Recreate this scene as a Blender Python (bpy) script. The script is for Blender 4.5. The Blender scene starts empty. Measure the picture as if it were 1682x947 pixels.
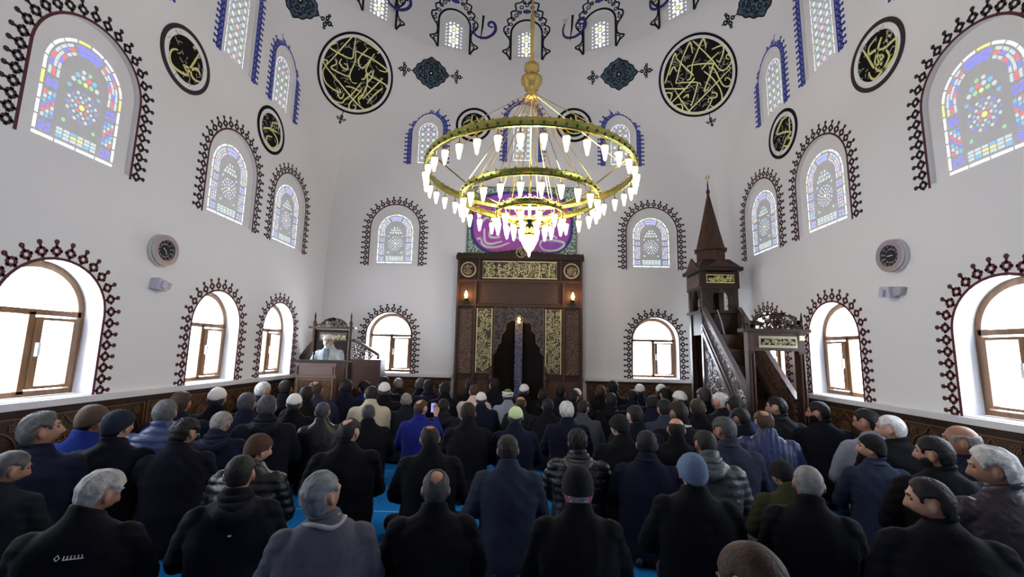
import bpy, bmesh, math, random
from math import sin, cos, pi, sqrt, atan2, radians, hypot
from mathutils import Vector, Matrix, noise
from mathutils.geometry import delaunay_2d_cdt

random.seed(7)
C = bpy.context.scene.collection
SC = bpy.context.scene

# ------------------------------------------------------------------ camera
cam_d = bpy.data.cameras.new('camera')
cam = bpy.data.objects.new('camera', cam_d)
C.objects.link(cam)
F_ = Vector((-0.02687256, 0.99002949, 0.1382732))
R_ = Vector((0.99948674, 0.02419709, 0.02099416))
U_ = Vector((-0.01743903, -0.13876639, 0.99017159))
m = Matrix.Identity(4)
for i in range(3):
    m[i][0], m[i][1], m[i][2] = R_[i], U_[i], -F_[i]
m.translation = (0, 0, 1.6)
cam.matrix_world = m
cam_d.sensor_width = 36.0
cam_d.lens = 722.87 / 1682 * 36
cam_d.clip_start = 0.05
SC.camera = cam

# ------------------------------------------------------------------ world: bright overcast winter sky outside the windows
w = bpy.data.worlds.new('sky')
SC.world = w
w.use_nodes = True
bg = w.node_tree.nodes['Background']
bg.inputs[0].default_value = (0.84, 0.92, 1.0, 1)
bg.inputs[1].default_value = 8.0

# ------------------------------------------------------------------ exposure
SC.view_settings.view_transform = 'Standard'
SC.view_settings.look = 'None'
SC.view_settings.gamma = 1.0
SC.view_settings.use_curve_mapping = False
SC.view_settings.exposure = 1.58
SC.cycles.max_bounces = 8
SC.cycles.diffuse_bounces = 5
SC.cycles.transparent_max_bounces = 12
SC.cycles.caustics_reflective = False
SC.cycles.caustics_refractive = False
SC.cycles.sample_clamp_indirect = 6.0
SC.cycles.use_denoising = True

# ------------------------------------------------------------------ room constants (metres)
A, XC, YC, HS = 4.035, -0.056, 4.80, 3.715
Z1 = 7.84            # foot of the drum
Z2 = 9.75            # foot of the dome
GAL = 3.05           # underside of the gallery behind the prayer hall


def corner_r(z):
    """plan corner radius: square hall below, round drum above, one smooth pendentive between"""
    if z <= 3.9: return 0.02
    if z >= Z1: return A
    t = (z - 3.9) / (Z1 - 3.9)
    s_ = 1.1765 * t * t if t < .85 else 1 - 6.667 * (1 - t) ** 2
    return max(.02, A * s_)


def shell(wall, u, z, d=0.0):
    """point of the hall's inner face; wall in B L R F, u along the wall from its middle, z height, d outward offset"""
    r = corner_r(z)
    s = 1 if u >= 0 else -1
    q = abs(u)
    if q <= A - r:
        p, n, nx, ny = q, A, 0.0, 1.0
    else:
        f = (q - (A - r)) / r * (pi / 4)
        p, n = (A - r) + r * sin(f), (A - r) + r * cos(f)
        nx, ny = sin(f), cos(f)
    p, nx = s * p + s * nx * d, s * nx
    n = n + ny * d
    if wall == 'B': return Vector((XC + p, YC + n, z))
    if wall == 'F': return Vector((XC - p, YC - n, z))
    if wall == 'L': return Vector((XC - n, YC + p, z))
    if wall == 'R': return Vector((XC + n, YC + p, z))


def drum(wall, u, z, d=0.0):
    t = u / A
    return Vector((XC + (A + d) * sin(t), YC + (A + d) * cos(t), z))


def smap(wall):
    if wall == 'D': return lambda u, z, d=0.0: drum('D', u, z, d)
    return lambda u, z, d=0.0: shell(wall, u, z, d)


def wdir(wall):      # +1 when (u, z, outward) keeps faces turned to the room without flipping
    return {'B': 1, 'R': -1, 'L': 1, 'F': 1, 'D': 1}[wall]


# ------------------------------------------------------------------ materials
MATS = {}


def mat(name, col, rough=.6, metal=0.0, emit=None, es=0.0, bump=None, vary=None, spec=0.5, alpha=None, sheen=0.0):
    if name in MATS: return MATS[name]
    m = bpy.data.materials.new(name)
    m.use_nodes = True
    nt = m.node_tree
    b = nt.nodes['Principled BSDF']
    b.inputs['Base Color'].default_value = (*col, 1)
    b.inputs['Roughness'].default_value = rough
    b.inputs['Metallic'].default_value = metal
    b.inputs['Specular IOR Level'].default_value = spec
    if sheen:
        b.inputs['Sheen Weight'].default_value = sheen
    if emit:
        b.inputs['Emission Color'].default_value = (*emit, 1)
        b.inputs['Emission Strength'].default_value = es
    tc = None
    if bump or vary:
        tc = nt.nodes.new('ShaderNodeTexCoord')
    if bump:   # (scale, strength, distance, kind)
        sc_, st, di = bump[:3]
        kind = bump[3] if len(bump) > 3 else 'noise'
        if kind == 'noise':
            n = nt.nodes.new('ShaderNodeTexNoise'); n.inputs['Scale'].default_value = sc_; n.inputs['Detail'].default_value = 4; out = n.outputs[0]
        elif kind == 'voronoi':
            n = nt.nodes.new('ShaderNodeTexVoronoi'); n.inputs['Scale'].default_value = sc_; out = n.outputs[0]
        elif kind == 'wave':
            n = nt.nodes.new('ShaderNodeTexWave'); n.inputs['Scale'].default_value = sc_; n.inputs['Distortion'].default_value = 2.0; out = n.outputs[1]
        nt.links.new(tc.outputs['Object'], n.inputs['Vector'])
        bp = nt.nodes.new('ShaderNodeBump'); bp.inputs['Strength'].default_value = st; bp.inputs['Distance'].default_value = di
        nt.links.new(out, bp.inputs['Height']); nt.links.new(bp.outputs[0], b.inputs['Normal'])
    if vary:   # (scale, colour2, kind)
        sc_, col2 = vary[:2]
        kind = vary[2] if len(vary) > 2 else 'noise'
        if kind == 'noise':
            n = nt.nodes.new('ShaderNodeTexNoise'); n.inputs['Scale'].default_value = sc_; n.inputs['Detail'].default_value = 5; out = n.outputs[0]
        elif kind == 'grain':
            mp = nt.nodes.new('ShaderNodeMapping'); mp.inputs['Scale'].default_value = (sc_ * 6, sc_ * 6, sc_ * .5)
            nt.links.new(tc.outputs['Object'], mp.inputs[0])
            n = nt.nodes.new('ShaderNodeTexNoise'); n.inputs['Scale'].default_value = 1; n.inputs['Detail'].default_value = 6; out = n.outputs[0]
            nt.links.new(mp.outputs[0], n.inputs['Vector'])
        elif kind == 'voronoi':
            n = nt.nodes.new('ShaderNodeTexVoronoi'); n.inputs['Scale'].default_value = sc_; out = n.outputs[0]
        if kind != 'grain': nt.links.new(tc.outputs['Object'], n.inputs['Vector'])
        rp = nt.nodes.new('ShaderNodeValToRGB')
        rp.color_ramp.elements[0].position = .35; rp.color_ramp.elements[1].position = .65
        rp.color_ramp.elements[0].color = (*col, 1); rp.color_ramp.elements[1].color = (*col2, 1)
        nt.links.new(out, rp.inputs[0]); nt.links.new(rp.outputs[0], b.inputs['Base Color'])
    MATS[name] = m
    return m


def glass(name, tint, gloss=.04):
    if name in MATS: return MATS[name]
    m = bpy.data.materials.new(name); m.use_nodes = True
    nt = m.node_tree; nt.nodes.clear()
    o = nt.nodes.new('ShaderNodeOutputMaterial'); t = nt.nodes.new('ShaderNodeBsdfTransparent'); t.inputs[0].default_value = (*tint, 1)
    g = nt.nodes.new('ShaderNodeBsdfGlossy'); g.inputs['Roughness'].default_value = .05
    x = nt.nodes.new('ShaderNodeMixShader'); x.inputs[0].default_value = gloss
    nt.links.new(t.outputs[0], x.inputs[1]); nt.links.new(g.outputs[0], x.inputs[2]); nt.links.new(x.outputs[0], o.inputs[0])
    MATS[name] = m
    return m


WALLP = mat('wall_plaster', (.80, .785, .785), .9, bump=(60, .05, .002))
DOMEP = mat('dome_plaster', (.80, .785, .785), .9, bump=(60, .05, .002))
REVEAL = mat('reveal_plaster', (.80, .82, .86), .8)
MARBLE = mat('sill_marble', (.74, .73, .74), .35, vary=(3, (.66, .66, .68)))
OAK = mat('golden_oak', (.20, .095, .035), .45, vary=(4, (.13, .06, .022), 'grain'))
WOOD = mat('walnut_dark', (.036, .017, .011), .5, vary=(5, (.022, .010, .007), 'grain'), spec=.3)
WOOD2 = mat('walnut_mid', (.075, .036, .022), .5, vary=(5, (.048, .023, .014), 'grain'), spec=.3)
CARVE = mat('walnut_carved', (.040, .019, .012), .45, bump=(34, 1.0, .02, 'voronoi'), vary=(38, (.13, .065, .040), 'voronoi'))
CARVEL = mat('walnut_carved_pale', (.055, .042, .045), .35, bump=(26, 1.0, .02, 'voronoi'), vary=(30, (.20, .17, .19), 'voronoi'))
HONEY = mat('honey_relief', (.20, .105, .045), .4)
BRASS = mat('polished_brass', (.75, .53, .16), .18, 1.0, bump=(30, .15, .003))
GOLDP = mat('gold_paint', (.52, .46, .25), .45, .3)
GOLDL = mat('gold_calligraphy', (.80, .76, .30), .4, .1)
SILV = mat('pale_calligraphy', (.42, .42, .34), .5)
BLACKP = mat('black_lacquer', (.006, .005, .005), .7, spec=.15)
BURG = mat('burgundy_paint', (.085, .012, .018), .7)
BURGD = mat('dark_burgundy_paint', (.030, .012, .020), .7)
NAVYP = mat('royal_blue_paint', (.035, .045, .33), .7)
LBLUE = mat('pale_blue_paint', (.20, .27, .60), .7)
TEALP = mat('slate_teal_paint', (.075, .13, .17), .7, vary=(22, (.02, .035, .06), 'voronoi'))
INK = mat('ink_paint', (.008, .012, .022), .8, spec=.2)
WHITEP = mat('white_paint', (.80, .80, .80), .7)
CARPET = mat('blue_carpet', (.006, .14, .42), .95, bump=(260, .9, .01), vary=(55, (.009, .21, .56)), spec=.1)
CLEAR = glass('window_glass', (.97, .98, 1.0), .04)


# ------------------------------------------------------------------ object helpers
def link(o, parent=None):
    C.objects.link(o)
    if parent is not None: o.parent = parent
    return o


def tag(o, label=None, cat=None, group=None, kind=None):
    if label: o['label'] = label
    if cat: o['category'] = cat
    if group: o['group'] = group
    if kind: o['kind'] = kind
    return o


def thing(name, loc, label=None, cat=None, group=None, kind=None, rz=0.0):
    o = bpy.data.objects.new(name, None)
    o.empty_display_size = .1
    o.location = loc; o.rotation_euler = (0, 0, rz)
    C.objects.link(o)
    return tag(o, label, cat, group, kind)


def origin(o):
    v = Vector((0, 0, 0))
    while o is not None:
        v += o.location; o = o.parent
    return v


def mesh_obj(name, verts, faces, mats, parent=None, mi=None, smooth=False, local=False):
    """one mesh object; verts in world coordinates unless local"""
    if parent is not None and not local:
        o0 = origin(parent)
        verts = [Vector(v) - o0 for v in verts]
    me = bpy.data.meshes.new(name)
    me.from_pydata([tuple(v) for v in verts], [], faces)
    if not isinstance(mats, (list, tuple)): mats = [mats]
    for mm in mats: me.materials.append(mm)
    if mi: me.polygons.foreach_set('material_index', mi)
    if smooth: me.polygons.foreach_set('use_smooth', [True] * len(me.polygons))
    me.update()
    return link(bpy.data.objects.new(name, me), parent)


class MB:
    """collects shapes (world coordinates) into one mesh"""
    def __init__(s):
        s.v, s.f, s.m = [], [], []

    def add(s, vs, fs, mi=0, f=None):
        b = len(s.v)
        s.v += [f(*v) if f else Vector(v) for v in vs]
        s.f += [tuple(i + b for i in q) for q in fs]
        s.m += [mi] * len(fs)
        return s

    def box(s, x0, x1, y0, y1, z0, z1, mi=0, f=None):
        vs = [(x0, y0, z0), (x1, y0, z0), (x1, y1, z0), (x0, y1, z0), (x0, y0, z1), (x1, y0, z1), (x1, y1, z1), (x0, y1, z1)]
        return s.add(vs, [(3, 2, 1, 0), (4, 5, 6, 7), (0, 1, 5, 4), (1, 2, 6, 5), (2, 3, 7, 6), (3, 0, 4, 7)], mi, f)

    def tube(s, pts, rad, n=8, mi=0, f=None, cap=True, closed=False):
        pts = [Vector(p) for p in pts]
        N = len(pts)
        rad = [rad] * N if not isinstance(rad, (list, tuple)) else rad
        rings, prev = [], None
        for i, p in enumerate(pts):
            if closed: t = pts[(i + 1) % N] - pts[i - 1]
            else: t = pts[min(i + 1, N - 1)] - pts[max(i - 1, 0)]
            if t.length < 1e-9: t = Vector((0, 0, 1))
            t.normalize()
            if prev is None:
                a = t.orthogonal().normalized()
            else:
                a = prev - t * prev.dot(t)
                a = a.normalized() if a.length > 1e-6 else t.orthogonal().normalized()
            prev = a
            b = t.cross(a)
            rings.append([p + (a * cos(2 * pi * k / n) + b * sin(2 * pi * k / n)) * rad[i] for k in range(n)])
        vs = [v for r in rings for v in r]
        fs = []
        for i in range(N if closed else N - 1):
            j = (i + 1) % N
            for k in range(n):
                fs.append((i * n + k, i * n + (k + 1) % n, j * n + (k + 1) % n, j * n + k))
        if cap and not closed:
            fs.append(tuple(range(n - 1, -1, -1))); fs.append(tuple((N - 1) * n + k for k in range(n)))
        return s.add([tuple(v) for v in vs], fs, mi, f)

    def lathe(s, c, prof, n=16, mi=0, axis=None):
        """prof: (radius, height) list around +z at c"""
        vs, fs = [], []
        for r, h in prof:
            for k in range(n):
                vs.append((c[0] + r * cos(2 * pi * k / n), c[1] + r * sin(2 * pi * k / n), c[2] + h))
        for i in range(len(prof) - 1):
            for k in range(n):
                fs.append((i * n + k, i * n + (k + 1) % n, (i + 1) * n + (k + 1) % n, (i + 1) * n + k))
        fs.append(tuple(range(n - 1, -1, -1))); fs.append(tuple((len(prof) - 1) * n + k for k in range(n)))
        return s.add(vs, fs, mi)

    def prism(s, poly, d0, d1, mi=0, f=None, side=True):
        """polygon (u,z) extruded d0..d1 ; vertices (u,z,d) through f"""
        n = len(poly)
        vs = [(p[0], p[1], d0) for p in poly] + [(p[0], p[1], d1) for p in poly]
        fs = [tuple(range(n)), tuple(range(2 * n - 1, n - 1, -1))]
        if side: fs += [(i, n + i, n + (i + 1) % n, (i + 1) % n) for i in range(n)]
        return s.add(vs, fs, mi, f)

    def strip(s, pts, wd, d0, d1, mi=0, f=None, closed=False):
        """flat band of width wd along (u,z) points, thickness d0..d1"""
        P = [Vector(p) for p in pts]
        N = len(P)
        wd = [wd] * N if not isinstance(wd, (list, tuple)) else wd
        L = []
        for i in range(N):
            if closed: t = P[(i + 1) % N] - P[i - 1]
            else: t = P[min(i + 1, N - 1)] - P[max(i - 1, 0)]
            if t.length < 1e-9: t = Vector((1, 0))
            t.normalize()
            nn = Vector((-t.y, t.x)) * wd[i] / 2
            L.append((P[i] + nn, P[i] - nn))
        vs = []
        for a, b in L: vs += [(a.x, a.y, d1), (b.x, b.y, d1), (b.x, b.y, d0), (a.x, a.y, d0)]
        fs = []
        for i in range(N if closed else N - 1):
            j = (i + 1) % N
            a, b = i * 4, j * 4
            fs += [(a, a + 1, b + 1, b), (a + 1, a + 2, b + 2, b + 1), (a + 3, a, b, b + 3)]
        if not closed: fs += [(0, 3, 2, 1), (4 * N - 4, 4 * N - 3, 4 * N - 2, 4 * N - 1)]
        return s.add(vs, fs, mi, f)

    def disc(s, c, r, d0, d1, n=16, mi=0, f=None):
        return s.prism([(c[0] + r * cos(2 * pi * k / n), c[1] + r * sin(2 * pi * k / n)) for k in range(n)], d0, d1, mi, f)

    def ring(s, c, r0, r1, d0, d1, n=32, mi=0, f=None):
        rm = (r0 + r1) / 2
        return s.strip([(c[0] + rm * cos(2 * pi * k / n), c[1] + rm * sin(2 * pi * k / n)) for k in range(n)], abs(r1 - r0), d0, d1, mi, f, True)

    def build(s, name, mats, parent=None, smooth=False):
        return mesh_obj(name, s.v, s.f, mats, parent, s.m, smooth)


def arch(u0, hw, z0, zs, n=20, rise=None):
    """outline from lower left up over the arch to lower right (open polyline); rise defaults to hw"""
    rise = hw if rise is None else rise
    pts = [(u0 - hw, z0), (u0 - hw, z0 + (zs - z0) * .5), (u0 - hw, zs)]
    pts += [(u0 - hw * cos(pi * k / n), zs + rise * sin(pi * k / n)) for k in range(1, n)]
    pts += [(u0 + hw, zs), (u0 + hw, z0 + (zs - z0) * .5), (u0 + hw, z0)]
    return pts


def resample(pts, n, closed=False):
    P = [Vector(p) for p in pts]
    if closed: P.append(P[0])
    L = [0]
    for i in range(1, len(P)): L.append(L[-1] + (P[i] - P[i - 1]).length)
    out = []
    for k in range(n):
        s = L[-1] * k / (n if closed else n - 1)
        i = 1
        while i < len(L) - 1 and L[i] < s: i += 1
        t = (s - L[i - 1]) / max(1e-9, L[i] - L[i - 1])
        out.append(P[i - 1].lerp(P[i], t))
    return out


def smooth_curve(pts, n=6):
    P = [Vector(p) for p in pts]
    if len(P) < 3: return P
    out = []
    for i in range(len(P) - 1):
        p0, p1, p2, p3 = P[max(i - 1, 0)], P[i], P[i + 1], P[min(i + 2, len(P) - 1)]
        for k in range(n):
            t = k / n
            out.append(.5 * ((2 * p1) + (p2 - p0) * t + (2 * p0 - 5 * p1 + 4 * p2 - p3) * t * t + (3 * p1 - p0 - 3 * p2 + p3) * t ** 3))
    out.append(P[-1])
    return out

# ================================================================== WINDOWS (openings measured along each wall)
#  row, wall, u, half width, foot, spring, rise
WIN = []
for wl, us in (('B', (-2.64, 2.68)), ('L', (-2.55, -1.07, 1.0, 2.51)), ('R', (-2.55, -1.07, 1.0, 2.51))):
    for u in us: WIN.append(('low', wl, u, .453, 1.105, 1.845, .453))
    for u in us: WIN.append(('mid', wl, u - (.03 if wl == 'B' and u > 0 else 0), .51, 3.292, 4.05, .51))
for u in (-2.06, 2.05): WIN.append(('blue', 'B', u, .33, 5.49, 6.27, .33))
WIN.append(('blue', 'B', -.02, .33, 5.56, 6.50, .33))
for wl in 'LR':
    for u in (-2.0, 1.985): WIN.append(('blue', wl, u, .33, 5.49, 6.27, .33))
    for u in (-.80, .80): WIN.append(('blue', wl, u, .33, 5.49, 6.75, .33))
for u in (-2.64, 2.68): WIN.append(('mid', 'F', u, .51, 3.45, 4.15, .51))
for u in (-2.06, 0, 2.05): WIN.append(('blue', 'F', u, .33, 5.49, 6.40, .33))
for k in range(16): WIN.append(('drum', 'D', (k if k < 9 else k - 16) * pi / 8 * A + .02, .32, 7.92, 8.49, .32))


def cdt_fill(outline, holes, step=None, bounds=None):
    vs, es = [], []
    def poly(p):
        b = len(vs)
        for q in p: vs.append(Vector((q[0], q[1])))
        for i in range(len(p)): es.append((b + i, b + (i + 1) % len(p)))
    poly(outline)
    for h in holes: poly(h)
    def inside(p, pol):
        c = False
        j = len(pol) - 1
        for i in range(len(pol)):
            xi, yi = pol[i][0], pol[i][1]; xj, yj = pol[j][0], pol[j][1]
            if (yi > p[1]) != (yj > p[1]) and p[0] < (xj - xi) * (p[1] - yi) / (yj - yi) + xi: c = not c
            j = i
        return c
    bbs = [(min(q[0] for q in h), max(q[0] for q in h), min(q[1] for q in h), max(q[1] for q in h)) for h in holes]
    if step:
        x0, x1, y0, y1 = bounds
        nx, ny = max(1, int((x1 - x0) / step[0])), max(1, int((y1 - y0) / step[1]))
        for i in range(nx + 1):
            for j in range(ny + 1):
                p = (x0 + (x1 - x0) * i / nx, y0 + (y1 - y0) * j / ny)
                if any(b[0] - .02 < p[0] < b[1] + .02 and b[2] - .02 < p[1] < b[3] + .02 for b in bbs): continue
                vs.append(Vector(p))
    V, E, Fc, *_ = delaunay_2d_cdt(vs, es, [], 0, 1e-5)
    out = []
    for f in Fc:
        c = (sum(V[i].x for i in f) / 3, sum(V[i].y for i in f) / 3)
        if not inside(c, outline): continue
        bad = False
        for h, b in zip(holes, bbs):
            if b[0] <= c[0] <= b[1] and b[2] <= c[1] <= b[3] and inside(c, h): bad = True; break
        if not bad: out.append(tuple(f))
    return [(v.x, v.y) for v in V], out


def wall_piece(name, wl, x0, x1, z0, z1, m, step=(.28, .25)):
    holes = [[tuple(p) for p in arch(u, hw, a, b, 20, ri)] for (row, w_, u, hw, a, b, ri) in WIN if w_ == wl and z0 < a < z1 and x0 < u < x1]
    nx, nz = int((x1 - x0) / step[0]), int((z1 - z0) / step[1])
    rim = [(x0 + (x1 - x0) * i / nx, z0) for i in range(nx)] + [(x1, z0 + (z1 - z0) * i / nz) for i in range(nz)]
    rim += [(x1 - (x1 - x0) * i / nx, z1) for i in range(nx)] + [(x0, z1 - (z1 - z0) * i / nz) for i in range(nz)]
    V, Fc = cdt_fill(rim, holes, step, (x0, x1, z0, z1))
    f = smap(wl)
    o = mesh_obj(name, [f(u, z) for u, z in V], Fc, m, None, None, True)
    o['kind'] = 'structure'
    return o


wall_piece('wall_back', 'B', -A, A, 0, Z1 + .04, WALLP)
wall_piece('wall_left', 'L', -A, A, 0, Z1 + .04, WALLP)
wall_piece('wall_right', 'R', -A, A, 0, Z1 + .04, WALLP)
wall_piece('wall_front', 'F', -A, A, GAL, Z1 + .04, WALLP)
wall_piece('wall_drum', 'D', -pi * A, pi * A, Z1, Z2, DOMEP, (.30, .25))
# dome
vs, fs = [], []
NT, NR = 64, 14
for j in range(NR):
    e = pi / 2 * j / NR
    for k in range(NT): vs.append((XC + A * cos(e) * sin(2 * pi * k / NT), YC + A * cos(e) * cos(2 * pi * k / NT), Z2 + A * sin(e)))
vs.append((XC, YC, Z2 + A))
for j in range(NR - 1):
    for k in range(NT): fs.append((j * NT + k, j * NT + (k + 1) % NT, (j + 1) * NT + (k + 1) % NT, (j + 1) * NT + k))
for k in range(NT): fs.append(((NR - 1) * NT + k, (NR - 1) * NT + (k + 1) % NT, len(vs) - 1))
tag(mesh_obj('ceiling', vs, fs, DOMEP, smooth=True), kind='structure')
# gallery bay behind the hall
X0, X1, YF, YG = XC - A, XC + A, YC - A, -2.6
b = MB(); b.box(X0 - .05, X1 + .05, YG - .05, YC + A + .05, -.08, 0); tag(b.build('floor', CARPET), kind='structure')
b = MB(); b.box(X0 - .1, X0, YG, YF, 0, GAL); tag(b.build('wall_gallery_left', WALLP), kind='structure')
b = MB(); b.box(X1, X1 + .1, YG, YF, 0, GAL); tag(b.build('wall_gallery_right', WALLP), kind='structure')
b = MB(); b.box(X0, X1, YG - .1, YG, 0, GAL); tag(b.build('wall_gallery_rear', WALLP), kind='structure')
b = MB(); b.box(X0, X1, YG, YF - .002, GAL, GAL + .15); tag(b.build('ceiling_gallery', WALLP), kind='structure')

# carpet prayer lines: a pale seam every row
CL = mat('carpet_seam', (.10, .42, .68), .95)
k = 0
for i in range(11):
    y = .95 + i * .72
    b = MB(); b.box(X0 + .06, X1 - .06, y, y + .014, .0, .004)
    tag(b.build('trim_%d' % (i + 1), CL), kind='structure')

# marble ledge over the wainscot
for wl, nm, ua, ub in (('B', 'back_left', -A + .03, -1.32), ('B', 'back_right', 1.26, A - .03), ('L', 'left', -A + .03, A - .03), ('R', 'right', -A + .03, A - .03)):
    f = smap(wl)
    b = MB(); b.prism([(ua, 1.035), (ub, 1.035), (ub, 1.095), (ua, 1.095)], .0, -.045, 0, f)
    tag(b.build('trim_ledge_' + nm, MARBLE), kind='structure')

# ------------------------------------------------------------------ painted borders
def arch_path(u, hw, z0, zs, ri, off, n=60):
    return [(u - hw - off, z0)] + [(u - (hw + off) * cos(pi * k / n), zs + (ri + off) * sin(pi * k / n)) for k in range(n + 1)] + [(u + hw + off, z0)]


def painted_border(par, f, u, hw, z0, zs, ri, m1, m2, fill=None, sc=1.0):
    b = MB()
    b.strip(resample(arch_path(u, hw, z0 - .03, zs, ri, .012), 60), .024, 0, -.004, 0, f)
    if fill: b.strip(resample(arch_path(u, hw, z0 - .03, zs, ri, .058), 60), .070, 0, -.002, 2, f)
    wk = 1.9 if fill else 1.6
    base = arch_path(u, hw, z0 - .03, zs, ri, .022)
    P = [Vector(p) for p in base]
    L = sum((P[i + 1] - P[i]).length for i in range(len(P) - 1))
    n = max(6, int(round(L / (.107 * sc))))
    S = resample(base, 2 * n + 1)
    for k in range(n):
        p = S[2 * k + 1]; t = (S[2 * k + 2] - S[2 * k]).normalized(); nn = Vector((-t.y, t.x))
        def q(a, c): v = p + t * a * sc + nn * c * sc; return (v.x, v.y)
        d = -.0035
        b.strip([q(0, 0), q(0, .03)], .016 * sc * wk, 0, d, 1, f)
        b.strip([q(.032 * cos(pi / 4 * j), .057 + .032 * sin(pi / 4 * j)) for j in range(8)], .017 * sc * wk, 0, d, 1, f, True)
        b.strip([q(-.051, .056), q(-.03, .056)], .020 * sc * wk * .8, 0, d, 1, f)
        b.strip([q(.03, .056), q(.051, .056)], .020 * sc * wk * .8, 0, d, 1, f)
        b.strip([q(0, .08), q(0, .125)], .013 * sc * wk, 0, d, 1, f)
        c = q(0, .138); b.disc(c, .0145 * sc * wk, 0, d, 6, 1, f)
    return tag(b.build('painted_border', [m1, m2] + ([fill] if fill else []), par))


def arabesque_border(par, f, u, hw, z0, zs, ri):
    """dark lobed scrollwork round a drum window, rising to a crest"""
    b = MB()
    d = -.004
    b.strip(resample(arch_path(u, hw, z0 - .05, zs, ri, .024), 50), .044, 0, d, 0, f)
    for s in (-1, 1):
        def q(a, c): return (u + s * (hw + a), c)
        outer = [q(.03, z0 - .06), q(.10, z0 + .06), q(.20, z0 + .14), q(.10, z0 + .20), q(.05, z0 + .27), q(.05, z0 + .42), q(.12, z0 + .52), q(.18, z0 + .62),
                 q(.17, z0 + .72), q(.08, z0 + .78), q(.11, z0 + .90), q(.02, z0 + .98), q(.03, z0 + 1.10), q(-.08, z0 + 1.16), q(-.06, z0 + 1.30), q(-.20, z0 + 1.36), q(-.30, z0 + 1.52)]
        b.strip(smooth_curve(outer, 4), .036, 0, d, 0, f)
        inn = [q(.06, z0 + .02), q(.12, z0 + .13), q(.05, z0 + .18)]
        b.strip(smooth_curve(inn, 4), .026, 0, d, 0, f)
        for (ra, rc, rr, mm) in ((.11, .60, .045, 1), (.09, .68, .03, 0), (.03, .80, .045, 1), (-.02, .93, .05, 0), (-.09, 1.02, .05, 1), (-.16, 1.10, .05, 0), (-.10, 1.12, .03, 1), (-.20, 1.22, .05, 1), (-.27, 1.12, .04, 0), (-.26, 1.34, .04, 0), (.06, .50, .022, 0), (.11, .11, .018, 1)):
            b.ring(q(ra, z0 + rc), rr - .024 if rr > .03 else rr * .3, rr, 0, d, 10, 0, f)
            b.disc(q(ra, z0 + rc), rr * .45, 0, d, 8, 1 if mm else 2, f)
    b.disc((u, z0 + 1.12), .055, 0, d, 10, 2, f); b.ring((u, z0 + 1.28), .025, .05, 0, d, 10, 0, f); b.disc((u, z0 + 1.46), .04, 0, d, 8, 0, f)
    return b.build('painted_border', [INK, WHITEP, NAVYP], par)


# ------------------------------------------------------------------ stained glass
GT = [glass('glass_white', (0.0375, 0.0400, 0.0387)), glass('glass_violet', (0.0187, 0.0175, 0.0562)), glass('glass_red', (0.0625, 0.0137, 0.0137)),
      glass('glass_sky', (0.0150, 0.0325, 0.0525)), glass('glass_amber', (0.0550, 0.0462, 0.0150)), glass('glass_green', (0.0238, 0.0400, 0.0225)), glass('glass_bright', (0.0725, 0.0725, 0.0700))]
GP = [GT[0], glass('glass_pale_violet', (0.0275, 0.0275, 0.0450)), glass('glass_pale_red', (0.0500, 0.0300, 0.0300)), glass('glass_pale_sky', (0.0275, 0.0375, 0.0450)), glass('glass_pale_amber', (0.0450, 0.0425, 0.0275)), glass('glass_pale_green', (0.0300, 0.0413, 0.0300)), glass('glass_clear_strip', (0.0550, 0.0550, 0.0537))]


def reveal(par, f, outline, d0, d1, m, name='reveal'):
    vs = [f(p[0], p[1], d0) for p in outline] + [f(p[0], p[1], d1) for p in outline]
    n = len(outline)
    return mesh_obj(name, vs, [(i, (i + 1) % n, n + (i + 1) % n, n + i) for i in range(n)], m, par, None, False)


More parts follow.
